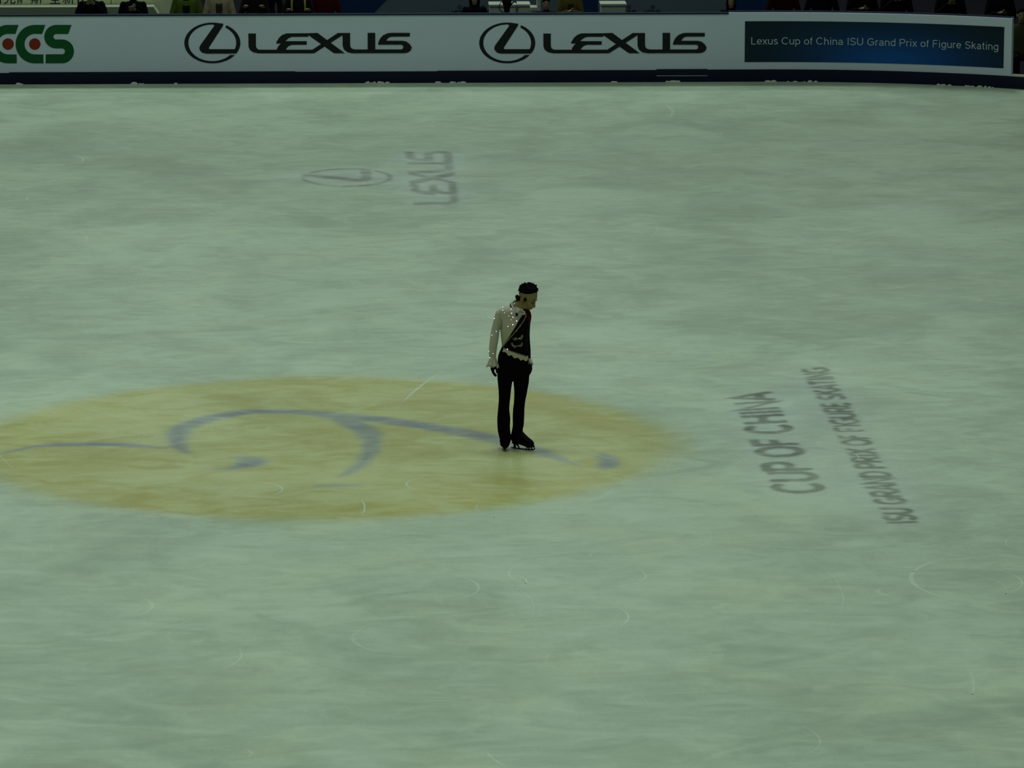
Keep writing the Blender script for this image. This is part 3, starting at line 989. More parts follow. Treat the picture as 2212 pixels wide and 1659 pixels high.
hair = link('hair', remesh(bm, 0.0045, 2, .3), M_HAIR, sk)
bm = bmesh.new()
ball(bm, K(1120, 644.5, .0), (.024, .055, .025), 16)
tube(bm, [K(1117, 640.5, 0), K(1119.5, 648.5, -.01)], [.020, .020], 12)
o = link('nape_hair', remesh(bm, 0.0045, 2), M_HAIR, sk)

sk_bvh = {}


def bvh_of(o):
    if o.name not in sk_bvh:
        bm = bmesh.new(); bm.from_mesh(o.data); bmesh.ops.transform(bm, matrix=Matrix.Translation(sk.location), verts=bm.verts)
        sk_bvh[o.name] = (BVHTree.FromBMesh(bm), bm)
    return sk_bvh[o.name][0]


def on_surf(px, py, objs):
    best = None
    d = ray(px, py)
    for o in objs:
        h = bvh_of(o).ray_cast(CAM, d)
        if h[0] is not None and (best is None or h[3] < best[2]): best = (h[0]-sk.location, h[1], h[3])
    return best


def inside(x, y, poly):
    c = False
    n = len(poly)
    for i in range(n):
        x0, y0 = poly[i]; x1, y1 = poly[(i+1) % n]
        if (y0 > y) != (y1 > y) and x < (x1-x0)*(y-y0)/(y1-y0)+x0: c = not c
    return c


def patch(bm, poly, objs, step=0.7, off=0.003, th=0.003):
    """cloth piece lying on the costume inside the outline"""
    x0 = min(p[0] for p in poly); x1 = max(p[0] for p in poly); y0 = min(p[1] for p in poly); y1 = max(p[1] for p in poly)
    nx, ny = int((x1-x0)/step)+2, int((y1-y0)/step)+2
    V = {}

    def vert(i, j):
        if (i, j) not in V:
            h = on_surf(x0+i*step, y0+j*step, objs)
            V[i, j] = None if h is None else (bm.verts.new(h[0]+h[1]*off), bm.verts.new(h[0]+h[1]*(off+th)))
        return V[i, j]
    cells = [(i, j) for i in range(nx) for j in range(ny) if inside(x0+(i+.5)*step, y0+(j+.5)*step, poly)]
    cs = set(cells)
    for i, j in cells:
        q = [vert(i, j), vert(i+1, j), vert(i+1, j+1), vert(i, j+1)]
        if any(v is None for v in q): continue
        if max((a[1].co-b2[1].co).length for a in q for b2 in q) > .03: continue
        try:
            bm.faces.new([v[1] for v in q][::-1])
            for k, (di, dj) in enumerate(((0, -1), (1, 0), (0, 1), (-1, 0))):
                if (i+di, j+dj) not in cs:
                    a, b2 = q[k], q[(k+1) % 4]
                    bm.faces.new((a[0], a[1], b2[1], b2[0]))
        except ValueError: pass


def cord(bm, pts, objs, r, k=6, off=0.002):
    P = []
    for x, y in smooth_pts(pts, k):
        h = on_surf(x, y, objs)
        if h: P.append(h[0]+h[1]*off)
    if len(P) > 1: tube(bm, P, r, 8)


J = [jacket]; JT = [jacket, trousers]
# edge cord and hem cord
bm = bmesh.new(); cord(bm, [(1136, 681), (1131, 693), (1123, 704), (1115, 714), (1104, 727), (1094, 739), (1088, 747)], J, .0058)
obj('edge_cord', bm, M_TRIM, sk, True)['label'] = 'beaded silver cord along the diagonal opening'
bm = bmesh.new(); cord(bm, [(1087, 749), (1090, 752.5), (1101, 758), (1112, 761.5), (1124, 765.5), (1136, 769)], JT, .0050)
obj('hem_cord', bm, M_TRIM, sk, True)['label'] = 'silver cord along the slanted hem'
# lace hem with scallops
bm = bmesh.new()
lace = [(1088, 754), (1092, 753.5), (1102, 759), (1113, 763), (1124, 767), (1136, 771), (1138.6, 768), (1139, 775), (1137, 779.5), (1133.4, 780), (1130, 776), (1127, 777.5), (1123.4, 778.8), (1121.4, 775), (1118.2, 772.4),
        (1115, 773), (1111, 774.2), (1107.6, 770), (1105.6, 767.2), (1102, 767.8), (1098.4, 768.6), (1095.4, 763.6), (1092, 760.4), (1088.5, 761), (1086.6, 759.4), (1088, 757)]
patch(bm, lace, JT, .35, .006, .005)
obj('lace_hem', bm, M_LACE, sk, True)['label'] = 'cream scalloped lace below the hem'
# two silver scrolls on the black side
for pl in ([(1108, 729), (1112, 731.5), (1114, 729), (1118, 731), (1124, 728), (1126, 723.5), (1129, 722.5), (1130, 726), (1128, 731), (1125, 734), (1122, 732), (1117, 733.4), (1112, 735), (1108.5, 733)],
           [(1103.6, 741), (1107, 740), (1109, 744), (1114, 747), (1120, 745.5), (1125, 744), (1126.5, 739.5), (1129, 740.5), (1128.4, 746), (1125, 749.4), (1121, 748), (1115, 749), (1112, 752), (1107.6, 748.6), (1105.4, 746)]):
    bm = bmesh.new(); patch(bm, pl, J, .3, .002, .003)
    o = obj('scroll_motif', bm, M_TRIM, sk, True); o['label'] = 'silver embroidered scroll on the black front'
# seam fold under the white arm
bm = bmesh.new(); cord(bm, [(1081.6, 689), (1083.4, 694), (1085, 700), (1083.6, 708), (1081.6, 716)], J, .0028)
obj('arm_seam', bm, M_TRIM, sk, True)
# collar: pale standing band with dark piping
ring = [(1113, 650, .055), (1107.5, 653, .015), (1105.6, 658, -.025), (1108.4, 664, -.055), (1112.6, 670, -.078), (1116.5, 676, -.092), (1121, 672, -.085), (1127, 666.5, -.055), (1129, 660, -.005), (1125, 654, .04)]


def band(rg_, w, th, name, m, shift=(0, 0), r=None):
    bm = bmesh.new()
    S = smooth_pts(rg_, 5)
    tube(bm, [K(x+shift[0], y+shift[1], c) for x, y, c in S], r or w, 10)
    return obj(name, bm, m, sk, True)


band(ring[:7], .010, 0, 'collar', M_LACE, (0, 0), .0125)['label'] = 'pale standing collar'
band(ring[:7], .004, 0, 'collar_piping', M_BLACK, (-3.4, 1.6), .0046)
band(ring[:7], .004, 0, 'collar_piping', M_BLACK, (2.7, -.6), .0042)
bm = bmesh.new()
for (x, y, r) in ((1127, 672.5, .013), (1131.5, 674, .014), (1133, 678, .013), (1129.5, 678.6, .012), (1125, 680, .010), (1122, 683.5, .009), (1120.8, 688, .008), (1119.4, 692, .007)):
    h = on_surf(x, y, [jacket, body])
    if h: ball(bm, h[0]+h[1]*.006, (r, r*.7, r*.9), 12)
link('jabot', remesh(bm, .004, 2, .4), M_LACE, sk)['label'] = 'crumpled cream ruffle at the throat'
bm = bmesh.new()
h = on_surf(1116, 679.5, [jacket, body]); ball(bm, h[0]+h[1]*.010, (.013, .008, .016), 12)
obj('brooch', bm, M_BLACK, sk, True)['label'] = 'black brooch at the collar'

# ruffled cuffs


def cuff(top, bot, name, amp, rt, rb, n=40):
    bm = bmesh.new()
    a, c = Vector(top), Vector(bot)
    t = (c-a).normalized(); u = Vector((1, 0, 0)); u = (u-t*u.dot(t)).normalized(); v = t.cross(u)
    rows = []
    for i in range(7):
        s = i/6
        rr = rt+(rb-rt)*s**1.2
        rows.append([bm.verts.new(a+t*(s*(c-a).length+.010*s*math.sin(5*k*2*math.pi/n)) + (u*math.cos(2*math.pi*k/n)+v*math.sin(2*math.pi*k/n))*(rr+amp*s*math.sin(7*2*math.pi*k/n))) for k in range(n)])
    for p, q_ in zip(rows, rows[1:]):
        for k in range(n): bm.faces.new((p[k], p[(k+1) % n], q_[(k+1) % n], q_[k]))
    o = obj(name, bm, M_LACE, sk, True)
    m = o.modifiers.new('thickness', 'SOLIDIFY'); m.thickness = .004
    return o


cuff(K(1065, 771, -.068), K(1064.3, 791, -.078), 'lace_cuff', .010, .031, .060)['label'] = 'wide flared cream cuff on the white sleeve'
cuff(K(1142.4, 775, .0), K(1144, 787, -.015), 'lace_cuff', .005, .025, .036)['label'] = 'small cream cuff on the black sleeve'

# face details
bm = bmesh.new()
for s in (-1, 1):
    tube(bm, [hp(.088, s*.014, .024), hp(.084, s*.032, .027), hp(.071, s*.048, .022)], [.0035, .0042, .0028], 8)
obj('eyebrows', bm, M_BROW, sk, True)
for s in (-1, 1):
    bm = bmesh.new()
    tube(bm, [hp(.0835, s*.018, -.004), hp(.0835, s*.030, -.008), hp(.076, s*.043, -.005)], .0036, 8)
    obj('eye', bm, M_BROW, sk, True)
bm = bmesh.new(); tube(bm, [hp(.091, -.018, -.0715), hp(.0965, 0, -.0715), hp(.091, .018, -.0715)], .003, 8)
obj('mouth', bm, mat('lip', (0.13, 0.06, 0.04), .6), sk, True)
bm = bmesh.new()
ball(bm, K(1134.2, 647.6, -.076), (.014, .010, .019), 12)
obj('sideburn', bm, M_HAIR, sk, True)

# skates
def skate(loc, yaw, pitch=0.0, wide=1.0):
    e = empty('skate'); e.parent = sk
    e.matrix_local = Matrix.Translation(loc) @ Matrix.Rotation(yaw, 4, 'Z') @ Matrix.Rotation(pitch, 4, 'Y') @ Matrix.Diagonal((.86, .86*wide, .86, 1))
    # x forward, z up, blade edge at z = 0
    bm = bmesh.new()
    slices(bm, [(-.045, 0, .245, .040, .040), (-.048, 0, .21, .047, .042), (-.045, 0, .165, .050, .040), (-.043, 0, .13, .050, .038), (-.045, 0, .10, .046, .034), (-.048, 0, .088, .040, .030)], 20)
    tube(bm, [(-.045, 0, .128), (0, 0, .122), (.05, 0, .108), (.10, 0, .094), (.142, 0, .088), (.165, 0, .083)], [.036, .038, .037, .036, .035, .026], 18)
    tube(bm, [(-.02, 0, .215), (.0, 0, .19), (.05, 0, .145), (.105, 0, .112), (.150, 0, .096)], [.036, .038, .040, .038, .030], 18)
    tube(bm, [(.02, 0, .085), (.09, 0, .072), (.16, 0, .066)], [.030, .036, .028], 16)
    boot = link('boot', remesh(bm, .005, 3), M_LEATHER, e)
    bm = bmesh.new()
    pr = [(-.095, .060), (-.090, .085), (-.02, .080), (.05, .062), (.12, .052), (.185, .060), (.190, .044), (.12, .034), (.055, .046), (.0, .058), (-.035, .060)]
    if True:
        wd_ = [.030, .032, .032, .034, .034, .028, .012, .016, .018, .018, .016]
        f = [bm.verts.new((x, -w_, z)) for (x, z), w_ in zip(pr, wd_)]; g_ = [bm.verts.new((x, w_, z)) for (x, z), w_ in zip(pr, wd_)]
        bm.faces.new(f); bm.faces.new(g_[::-1])
        for i in range(len(pr)):
            bm.faces.new((f[i], g_[i], g_[(i+1) % len(pr)], f[(i+1) % len(pr)]))
    bmesh.ops.recalc_face_normals(bm, faces=bm.faces[:])
    obj('sole', bm, M_LEATHER, e)
    bm = bmesh.new()

    def plate(pr, tt=.002):
        f = [bm.verts.new((x, -tt, z)) for x, z in pr]; g_ = [bm.verts.new((x, tt, z)) for x, z in pr]
        bm.faces.new(f); bm.faces.new(g_[::-1])
        for i in range(len(pr)):
            bm.faces.new((f[i], g_[i], g_[(i+1) % len(pr)], f[(i+1) % len(pr)]))
    plate([(-.125, .004), (-.06, .0005), (.03, 0), (.12, .001), (.165, .005), (.178, .004), (.184, .010), (.190, .008), (.196, .018), (.203, .018), (.206, .030), (.198, .046), (.185, .048), (.186, .040), (.195, .030), (.185, .024),
           (.165, .019), (.10, .013), (0, .012), (-.125, .014)])
    for a, c in (((-.085, .012), (-.075, .062)), ((-.065, .012), (-.072, .062)), ((-.010, .011), (-.050, .062)), ((.085, .012), (.105, .046)), ((.12, .013), (.125, .046)), ((.160, .018), (.150, .048))):
        lo_ = [(a[0]-.006, s_*.003, a[1]) for s_ in (-1, 1)]+[(a[0]+.006, s_*.003, a[1]) for s_ in (1, -1)]
        hi_ = [(c[0]-.006, s_*.020, c[1]) for s_ in (-1, 1)]+[(c[0]+.006, s_*.020, c[1]) for s_ in (1, -1)]
        loft(bm, [lo_, hi_])
    bmesh.ops.recalc_face_normals(bm, faces=bm.faces[:])
    obj('blade', bm, M_STEEL, e)
    bm = bmesh.new()
    for i in range(7):
        s = i/6
        x, z = .055-.070*s, .148+.100*s
        tube(bm, [(x-.012, -.030, z), (x+.004, 0, z+.006), (x-.012, .030, z)], .003, 6)
    obj('laces', bm, M_LEATHER, e)
    return e


s1 = on_ice(1104, 967.6)-sk.location; s2 = on_ice(1149, 971.6)-sk.location
dr = (s2-s1); yaw_r = math.atan2(dr.y, dr.x)
yaw_r = math.radians(-34)
skate(Vector((s1.x, s1.y, 0)) + Vector((math.cos(yaw_r), math.sin(yaw_r), 0))*.108, yaw_r)
t2 = on_ice(1091.5, 975.6)-sk.location
yl = math.radians(-86)
skate(Vector((t2.x, t2.y, 0)) - Vector((math.cos(yl), math.sin(yl), 0))*.150, yl, 0.0, 1.3)

# rhinestones sewn on the costume
stones = [(1086.5, 664, 1), (1082.5, 665.5, .6), (1075.8, 674.5, .8), (1070, 673.5, .6), (1086, 670.5, .6), (1068.4, 688, 1.3), (1105.3, 677, 1), (1108, 685.3, .9), (1112.5, 688, 1.2), (1116, 693.6, 1.1), (1108, 701.6, 1),
          (1097.4, 705, .6), (1056.6, 739.8, .9), (1056.8, 759, 1.1), (1059, 772.6, .7), (1065, 763.5, .5), (1063, 724, .5), (1072, 716, .5), (1122.8, 704, 1), (1115.8, 714, .9), (1135.8, 682.4, 1), (1131, 690, .7), (1127, 698, .7),
          (1116, 731, .9), (1121.4, 730.5, .9), (1114.5, 729.3, .6), (1096.8, 754.3, 1.2), (1110, 763.8, .7), (1120.4, 767.4, .6), (1104, 668.5, .5), (1099, 683, .4), (1104, 691, .4), (1098, 674, .5), (1090, 676, .4)]
rg = random.Random(9)
proto = None
LIGHT_DIR = Vector((0, 0.35, 1)).normalized()


def stone(px, py, s, m, label=None):
    h = on_surf(px, py, [jacket, trousers])
    if not h: return
    view = (CAM - (sk.location+h[0])).normalized()
    tgt = Vector((rg.choice((-3.7, 3.7)), rg.choice((2.0, 13.0)), 15.0))     # facet that catches one of the roof lamps
    n = (view+(tgt-sk.location-h[0]).normalized()).normalized()
    n = (n+Vector((rg.uniform(-.03, .03), rg.uniform(-.03, .03), rg.uniform(-.03, .03)))).normalized()
    bm = bmesh.new()
    r = .0050*s
    rings = [[(rr*math.cos(k*math.pi/4), rr*math.sin(k*math.pi/4), z) for k in range(8)] for rr, z in ((r*.9, -.004), (r*1.1, 0), (r*.85, r*.22))]
    loft(bm, rings)
    o = obj('rhinestone', bm, m, sk)
    o.matrix_local = Matrix.Translation(h[0]+h[1]*.004) @ n.to_track_quat('Z', 'Y').to_matrix().to_4x4()
    if label: o['label'] = label


for x, y, s in stones: stone(x, y, s, M_STONE)
for x, y, s in ((1141.4, 687.3, 1.4), (1142.3, 692.5, .7), (1140.6, 698.6, .6)): stone(x, y, s, M_RUBY, 'red stone on the maroon shoulder')
stone(1052.6, 786.7, 1.0, M_STONE)

# ------------------------------------------------------------------ beyond the barrier: riser, backdrop, hoarding
M_BLUE = mat('backdrop_blue', (0.003, 0.045, 0.13), 0.6, vary=0.35, scale=1.2)
M_PANEL = mat('backdrop_pale', (0.15, 0.23, 0.245), 0.6, vary=0.12, scale=1.5)
M_PALEGREEN = mat('hoarding_pale', (0.82, 0.93, 0.58), 0.6, vary=0.05, scale=1)
M_PLINTH = mat('plinth_grey', (0.34, 0.44, 0.27), 0.7, vary=0.1, scale=2)
M_COUNTER = mat('counter_cream', (0.40, 0.48, 0.36), 0.5, vary=0.06, scale=3)
M_DARKMETAL = mat('camera_black', (0.006, 0.007, 0.007), 0.5, spec=0.1)
M_RISER = mat('riser_navy', (0.006, 0.012, 0.03), 0.8)


def xz(px, py, y):
    w = on_y(px, py, y); return w.x, w.z


def slab(name, px0, px1, y, z0, z1, d, m, parent=None, bev=0.0):
    x0, x1 = xz(px0, 15, y)[0], xz(px1, 15, y)[0]
    o_ = parent.location if parent else Vector((0, 0, 0))
    bm = bmesh.new(); box(bm, x0-o_.x, x1-o_.x, y-o_.y, y+d-o_.y, z0-o_.z, z1-o_.z, bev)
    return obj(name, bm, m, parent)


YP = 33.2        # front of the riser furniture
riser = slab('riser', 725, 1675, 32.2, -.02, .52, 3.4, M_RISER)
tag(riser, 'low navy riser under the blue backdrop behind the boards', 'platform')

YBD = 35.2
bd = empty('backdrop', (0, YBD, .52))
tag(bd, 'blue backdrop with pale slanted panels printed with small logos', 'backdrop')
slab('backing', 733, 1664, YBD, .52, 2.9, .08, M_BLUE, bd)
for pl in (((806, 31), (839, -3), (1242, -3), (1242, 31)), ((1292, 31), (1292, -3), (1586, -3), (1592, 31))):
    bm = bmesh.new()
    P = [on_y(x, y, YBD-.012)-bd.location for x, y in pl]
    zb, zt = .03, 2.3
    # carry the slanted edges on down and up to the backdrop's own height
    def at(pa, pb, z): return pa.x+(pb.x-pa.x)*(z-pa.z)/(pb.z-pa.z)
    q = [(at(P[0], P[1], zb), zb), (at(P[0], P[1], zt), zt), (at(P[3], P[2], zt), zt), (at(P[3], P[2], zb), zb)]
    f = [bm.verts.new((x, -.012, z)) for x, z in q]; g_ = [bm.verts.new((x, 0, z)) for x, z in q]
    bm.faces.new(f[::-1]); bm.faces.new(g_)
    for i in range(4): bm.faces.new((f[i], f[(i+1) % 4], g_[(i+1) % 4], g_[i]))
    pn = obj('pale_panel', bm, M_PANEL, bd)
    for cx in ((993, 1043) if pl[0][0] < 1000 else (1358, 1410)):
        bm = bmesh.new()
        for shapes, bx, (a0, a1, b0, b1) in ((EMBLEM, EMB_BOX, (cx-5.5, cx+5.5, 11, 19.5)), (WORD, WORD_BOX, (cx-16.5, cx+16.5, 21.6, 26))):
            for w in shapes:
                tr = tri_poly([(a0+(x-bx[0])/(bx[1]-bx[0])*(a1-a0), b0+(y-bx[2])/(bx[3]-bx[2])*(b1-b0)) for x, y in w])
                for t in tr:
                    vv = [bm.verts.new(on_y(x, y, YBD-.0155)-bd.location) for x, y in t]
                    bm.faces.new(vv)
        obj('printed_logo', bm, M_INK, pn)

# pale hoarding at the left with its grey plinth
YH = 36.0
hz_ = xz(100, 15.5, YH)[1]
ho = empty('advert_hoarding', (xz(160, 15, YH)[0], YH, -.02))
tag(ho, 'pale green hoarding with dark Chinese lettering above a grey plinth', 'sign')
slab('panel', -90, 239, YH, hz_-.3, hz_+1.1, .10, M_PALEGREEN, ho)
slab('panel', 241, 378, YH+.02, -.02, hz_+1.1, .10, M_PALEGREEN, ho)
x0, x1 = xz(-90, 15, YH-.45)[0], xz(331, 15, YH-.45)[0]
zt = xz(100, 15.5, YH-.45)[1]
bm = bmesh.new()
pf = [(x0, -.02), (x1+.10, -.02), (xz(342, 31, YH-.45)[0], xz(342, 31, YH-.45)[1]), (x1, zt), (x0, zt)]
f = [bm.verts.new((x-ho.location.x, -.45, z+.02)) for x, z in pf]; g_ = [bm.verts.new((x-ho.location.x, -.02, z+.02)) for x, z in pf]
bm.faces.new(f); bm.faces.new(g_[::-1])
for i in range(5): bm.faces.new((f[i], g_[i], g_[(i+1) % 5], f[(i+1) % 5]))
bmesh.ops.recalc_face_normals(bm, faces=bm.faces[:])
obj('plinth', bm, M_PLINTH, ho)
for ch, cx in (('雷', -8), ('克', 21), ('萨', 49), ('斯', 79), ('全', 119), ('新', 148), ('R', 176), ('X', 196)):
    V, T, F = text_mesh(ch)
    w = V[:, 0].max()-V[:, 0].min(); cw_ = 25.0 if ord(ch) > 999 else 17.0
    mx_ = (V[:, 0].max()+V[:, 0].min())/2; y0 = V[:, 1].min(); sc = 25.0/max(.01, (V[:, 1].max()-y0)); sx = cw_/w
    bm = bmesh.new()
    vv = [bm.verts.new(on_y(cx+(v[0]-mx_)*sx, 8.2-(v[1]-y0)*sc, YH-.006)-ho.location) for v in V]
    for t in T:
        try: bm.faces.new([vv[i] for i in t])
        except ValueError: pass
    obj('lettering', bm, M_INK, ho)

# cream counters and a chair on the riser


def counter(px0, px1, ptop, label):
    zt = xz((px0+px1)/2, ptop, YP)[1]
    x0, x1 = xz(px0, 15, YP)[0], xz(px1, 15, YP)[0]
    c = empty('counter', ((x0+x1)/2, YP+.25, .52))
    tag(c, label, 'counter')
    h = zt-.52; w = (x1-x0)/2
    bm = bmesh.new(); box(bm, -w+.015, w-.015, -.235, .235, 0, h-.04, .008); obj('carcass', bm, M_COUNTER, c)
    bm = bmesh.new(); box(bm, -w, w, -.26, .26, h-.04, h, .008); obj('counter_top', bm, M_COUNTER, c)
    bm = bmesh.new(); box(bm, -w+.03, w-.03, -.243, -.235, .03, h-.07, .002); obj('front_panel', bm, M_COUNTER, c)
    return c


counter(1056, 1116, 9.5, 'cream counter behind the boards, left one beside the video camera')
counter(1117, 1146, 9.0, 'narrow cream counter between the video camera and white chair')
counter(1297, 1354, 8.0, 'cream counter standing alone in front of the right pale panel')
cx, cz = xz(1156, 17, YP-.55)
ch = empty('chair', (cx, YP-.55, .52)); tag(ch, 'white chair with square arm frame behind the boards', 'chair')
cz -= .52
bm = bmesh.new(); box(bm, -.09, .09, -.2, .2, cz-.04, cz+.03, .01); obj('seat', bm, M_COUNTER, ch)
bm = bmesh.new(); box(bm, .03, .09, -.2, .2, cz+.03, cz+.42, .01); obj('backrest', bm, M_COUNTER, ch)
for sx in (-.075, .075):
    for sy in (-.18, .18):
        bm = bmesh.new(); box(bm, sx-.013, sx+.013, sy-.013, sy+.013, 0, cz-.04); obj('leg', bm, M_COUNTER, ch)

# video camera on its tripod
YC = 31.0
cx, cz = xz(1095, 12, YC)
vc = empty('video_camera', (cx, YC, -.02)); tag(vc, 'black video camera on a tripod behind the boards', 'camera')
cz += .02
bm = bmesh.new(); box(bm, -.075, .075, -.14, .18, cz+.02, cz+.19, .015); obj('camera_body', bm, M_DARKMETAL, vc)
bm = bmesh.new(); tube(bm, [(0, -.13, cz+.11), (0, -.30, cz+.11)], [.05, .058], 16); obj('lens', bm, M_DARKMETAL, vc)
bm = bmesh.new(); tube(bm, [(0, -.08, cz+.19), (0, -.06, cz+.25), (0, .10, cz+.25), (0, .12, cz+.19)], .012, 8); obj('handle', bm, M_DARKMETAL, vc)
bm = bmesh.new(); slices(bm, [(0, 0, cz-.12, .045, .045), (0, 0, cz-.04, .055, .055), (0, 0, cz+.02, .06, .07)], 16); obj('pan_head', bm, M_DARKMETAL, vc)
bm = bmesh.new(); tube(bm, [(.04, 0, cz-.02), (.12, .05, cz+.06), (.16, .06, cz+.05)], .012, 8); obj('pan_bar', bm, M_DARKMETAL, vc)
bm = bmesh.new(); tube(bm, smooth_pts([(-.05, -.05, cz+.10), (-.13, -.06, cz+.02), (-.12, -.05, cz-.08), (-.05, -.02, cz-.12)]), .008, 6); obj('cable', bm, M_DARKMETAL, vc)
for k in range(3):
    t = math.radians(90+120*k)
    bm = bmesh.new(); tube(bm, [(.03*math.cos(t), .03*math.sin(t), cz-.10), (.30*math.cos(t), .30*math.sin(t), .015)], [.020, .014], 10); obj('leg', bm, M_DARKMETAL, vc)

# ------------------------------------------------------------------ people behind the barrier
_mc = {}


def cloth(col):
    if col not in _mc: _mc[col] = mat('cloth', col, 0.9, spec=0.05, vary=0.25, scale=12)
    return _mc[col]


M_SKIN2 = mat('skin_spectator', (0.22, 0.17, 0.09), 0.6)  # one even skin tone for everyone behind the barrier
BLACK = (0.004, 0.004, 0.006)
POSE = {'clasp': ((.25, -.06, 1.10), (.045, -.24, 1.30)), 'high': ((.27, -.10, 1.17), (.06, -.22, 1.40)), 'board': ((.27, -.08, 1.13), (.19, -.33, 1.255)),
        'down': ((.26, .0, 1.10), (.25, -.06, .86)), 'lap': ((.25, -.06, 1.10), (.07, -.22, 1.17))}


def spectator(px, y, H, label, top, pose, hair=(0.006, 0.005, 0.004), long_hair=False, wide=1.0, seated=False, turn=0.0, legs=BLACK, extra=None, inner=None, floor_z=-.02):
    x = xz(px, 28, y)[0]
    e = empty('person', (x, y, floor_z)); e.rotation_euler = (0, 0, turn)
    tag(e, label, 'person', 'people watching from behind the barrier')
    k = H/1.70
    dz = -.44 if seated else 0.0

    def S(p): return Vector((p[0]*k*wide, p[1]*k, (p[2]+dz)*k))
    TR = [(0, .0, .86, .15, .11), (0, 0, .95, .165, .115), (0, .0, 1.06, .150, .105), (0, 0, 1.20, .165, .110), (0, .01, 1.32, .180, .110), (0, .02, 1.395, .165, .085), (0, .02, 1.43, .10, .06)]
    eb, hn = POSE[pose]

    def torso(bm, g): slices(bm, resample([(*S((a, b2, c)), (d*wide+g)*k, (f+g)*k) for a, b2, c, d, f in TR], 3), 20, 2.3)

    def arms(bm, g):
        for s in (-1, 1):
            sh = S((s*.175, .01, 1.375)); el = S((s*eb[0], eb[1], eb[2])); hd = S((s*hn[0], hn[1], hn[2]))
            tube(bm, [sh, sh.lerp(el, .5), el, el.lerp(hd, .5), el.lerp(hd, .92 if g > 0 else 1.0)], [(.052+g)*k, (.048+g)*k, (.042+g)*k, (.038+g)*k, (.030+g)*k], 12)

    def legpts(s):
        if seated: return [S((s*.09, .0, .90)), S((s*.11, -.20, .90)), S((s*.12, -.42, .90)), S((s*.12, -.44, .70)), S((s*.12, -.44, .53))]
        return [S((s*.085, .0, .88)), S((s*.10, .0, .65)), S((s*.10, -.01, .47)), S((s*.10, .01, .28)), S((s*.10, .02, .10))]

    def legs_(bm, g):
        for s in (-1, 1): tube(bm, legpts(s), [(.080+g)*k, (.072+g)*k, (.052+g)*k, (.048+g)*k, (.036+g)*k], 12)
    bm = bmesh.new()
    torso(bm, -.015); arms(bm, -.008); legs_(bm, -.010)
    tube(bm, [S((0, .02, 1.38)), S((0, .01, 1.46)), S((0, -.005, 1.53))], [.056*k, .050*k, .052*k], 12)
    ball(bm, S((0, .005, 1.605)), (.073*k, .092*k, .095*k), 18); ball(bm, S((0, -.03, 1.555)), (.056*k, .062*k, .082*k), 16)
    tube(bm, [S((0, -.082, 1.60)), S((0, -.105, 1.565))], [.010*k, .014*k], 8)
    for s in (-1, 1): ball(bm, S((s*.076, .01, 1.58)), (.010*k, .020*k, .030*k), 8)
    for s in (-1, 1):
        el = S((s*eb[0], eb[1], eb[2])); hd = S((s*hn[0], hn[1], hn[2])); d = (hd-el).normalized()
        side = Vector((1, 0, 0)); side = (side-d*side.dot(d)).normalized()
        nrm = side.cross(d)*(1 if pose == 'board' else s)
        kn = hd+d*.085*k
        cur = -nrm if (side.cross(d)).z > 0 and pose == 'board' else nrm
        hand(bm, hd, kn, side, [[d*.030+cur*.006, d*.018+cur*.012, d*.010+cur*.012]]*1+[[d*.034+cur*.006, d*.022+cur*.012, d*.012+cur*.012], [d*.032+cur*.006, d*.020+cur*.012, d*.011+cur*.012], [d*.024+cur*.006, d*.015+cur*.010, d*.010+cur*.010]],
             [-s*.7 if pose != 'down' else .7, d*.02+side*(-s*.02), d*.026+side*(-s*.006), d*.018], .0095, .016)
    body_ = link('body', remesh(bm, .0085, 2, .4), M_SKIN2, e)
    bm = bmesh.new(); torso(bm, .012); arms(bm, .010)
    tube(bm, [S((0, .02, 1.40)), S((0, .015, 1.455))], [.070*k, .062*k], 14)
    jk = link('jacket', remesh(bm, .012, 3), cloth(top), e)
    bm = bmesh.new(); legs_(bm, .010)
    slices(bm, [(*S((0, 0, z)), r*k*wide, r2*k) for z, r, r2 in ((.82, .14, .10), (.90, .170, .120), (.98, .168, .118))], 20, 2.2)
    link('trousers', remesh(bm, .012, 3), cloth(legs), e)
    for s in (-1, 1):
        p = legpts(s)[-1]
        bm = bmesh.new()
        tube(bm, [(p.x, p.y+.03, max(.045, p.z-.05)), (p.x, p.y-.06, max(.045, p.z-.06)), (p.x, p.y-.15, max(.040, p.z-.065))], [.040, .042, .034], 10)
        link('shoe', remesh(bm, .010, 2), cloth(BLACK), e)
    bm = bmesh.new()
    ball(bm, S((0, .018, 1.630)), (.081*k, .096*k, .090*k), 18)
    if long_hair:
        tube(bm, [S((0, .06, 1.62)), S((0, .075, 1.50)), S((0, .07, 1.38))], [.075*k, .085*k, .07*k], 14)
        for s in (-1, 1): tube(bm, [S((s*.06, .01, 1.66)), S((s*.082, -.015, 1.56)), S((s*.078, -.02, 1.42))], [.03*k, .03*k, .022*k], 10)
    # hairline: keep the face free
    hm = remesh(bm, .009, 2)
    h_ = link('hair', hm, cloth(hair), e)
    face = S((0, -.115, 1.56))
    bm = bmesh.new(); bm.from_mesh(hm)
    kill = [v for v in bm.verts if (v.co-face).length < .085*k and abs(v.co.x) < .062*k]
    bmesh.ops.delete(bm, geom=kill, context='VERTS'); bm.to_mesh(hm); bm.free()
    for s in (-1, 1):
        bm = bmesh.new(); ball(bm, S((s*.030, -.083, 1.598)), (.012*k, .006*k, .006*k), 8); obj('eye', bm, cloth((.01, .008, .006)), e)
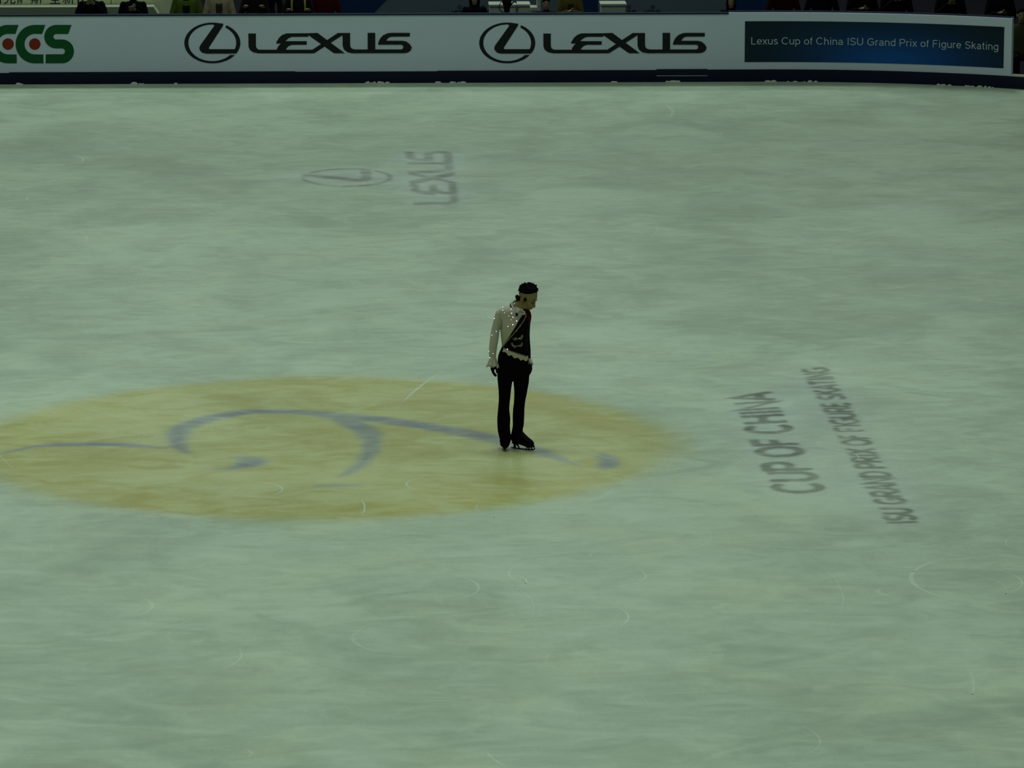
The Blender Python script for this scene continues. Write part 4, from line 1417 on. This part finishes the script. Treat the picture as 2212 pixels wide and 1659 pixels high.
    if inner:
        bm = bmesh.new()
        rows = []
        for z, w_ in ((.95, .035), (1.10, .05), (1.25, .062), (1.36, .058), (1.42, .035)):
            yy = -.135 if z < 1.35 else -.085
            rows.append([S((-w_, yy, z)), S((w_, yy, z)), S((w_, yy+.06, z)), S((-w_, yy+.06, z))])
        loft(bm, rows); bmesh.ops.recalc_face_normals(bm, faces=bm.faces[:]); obj('inner_shirt', bm, cloth(inner), e)
    if extra:
        nm, col, shapes = extra
        for pts, r in shapes:
            bm = bmesh.new(); tube(bm, [S(p) for p in pts], r*k, 8); obj(nm, bm, cloth(col), e, True)
    return e


YL = 30.56
spectator(198, YL, 1.63, 'person in black at the left, hands raised to chin before the lettered hoarding', BLACK, 'high')
spectator(288, YL, 1.62, 'person in black clapping at the right end of the pale hoarding', BLACK, 'clasp')
spectator(403, 30.75, 1.68, 'person in open green jacket over dark shirt behind the boards', (0.07, 0.12, 0.018), 'down', inner=(0.008, 0.012, 0.012))
spectator(474, 30.6, 1.74, 'person in cream jacket with dark front leaning near the board', (0.30, 0.28, 0.16), 'down', inner=(0.03, 0.03, 0.025), wide=.9)
spectator(550, 30.62, 1.74, 'person in dark coat right of the cream jacket, hand on the board', (0.009, 0.008, 0.007), 'board', wide=.8)
spectator(572, 31.9, 1.78, 'person in charcoal coat with white lanyard, standing behind the dark coat', (0.007, 0.008, 0.007), 'down', extra=('lanyard', (.35, .36, .34), [([(.10, -.115, 1.42), (.05, -.135, 1.25), (.015, -.13, 1.14)], .008)]))
spectator(645, 30.60, 1.66, 'person in black with yellow scarf ends, both hands on the board', (0.009, 0.007, 0.007), 'board', extra=('scarf', (.35, .33, .09), [([(-.105, -.10, 1.46), (-.115, -.135, 1.36), (-.112, -.14, 1.24)], .016), ([(.105, -.10, 1.46), (.115, -.135, 1.36), (.118, -.14, 1.24)], .016)]))
spectator(702, 31.2, 1.68, 'person in dark red coat beside the blue backdrop edge', (0.045, 0.005, 0.006), 'down')
spectator(1025, 30.62, 1.49, 'short person in black with long hair before the pale panel', BLACK, 'down', long_hair=True)
spectator(1180, 30.7, 1.38, 'child in dark purple top right of the white chair', (0.016, 0.008, 0.012), 'down')
spectator(1232, 30.95, 1.66, 'person in olive jacket with hands together, between the two pale panels', (0.085, 0.080, 0.020), 'lap', wide=.80, inner=(0.02, 0.018, 0.008))
spectator(1579, 30.6, 1.41, 'child in black with long dark hair at the right end of the backdrop', BLACK, 'down', long_hair=True)
spectator(1692, 31.2, 1.70, 'person in very dark red coat just right of the backdrop', (0.018, 0.003, 0.003), 'down')
spectator(1775, 31.1, 1.72, 'person in black standing above the left end of the blue sign', BLACK, 'down')
spectator(1862, 31.0, 1.70, 'person in black with hands low, second right of the dark red coat', BLACK, 'lap')
spectator(1935, 30.9, 1.74, 'person in black with raised folded hands above the blue sign', BLACK, 'clasp')
spectator(2052, 30.75, 1.68, 'person in black with hands folded, second from the board end', BLACK, 'clasp')
spectator(2160, 30.5, 1.66, 'person in black with pale folded hands at the end of the white board', BLACK, 'lap')
spectator(2207, 29.9, 1.70, 'person in olive jacket seated low behind the gate sill', (0.035, 0.042, 0.018), 'down', seated=True, wide=1.1)
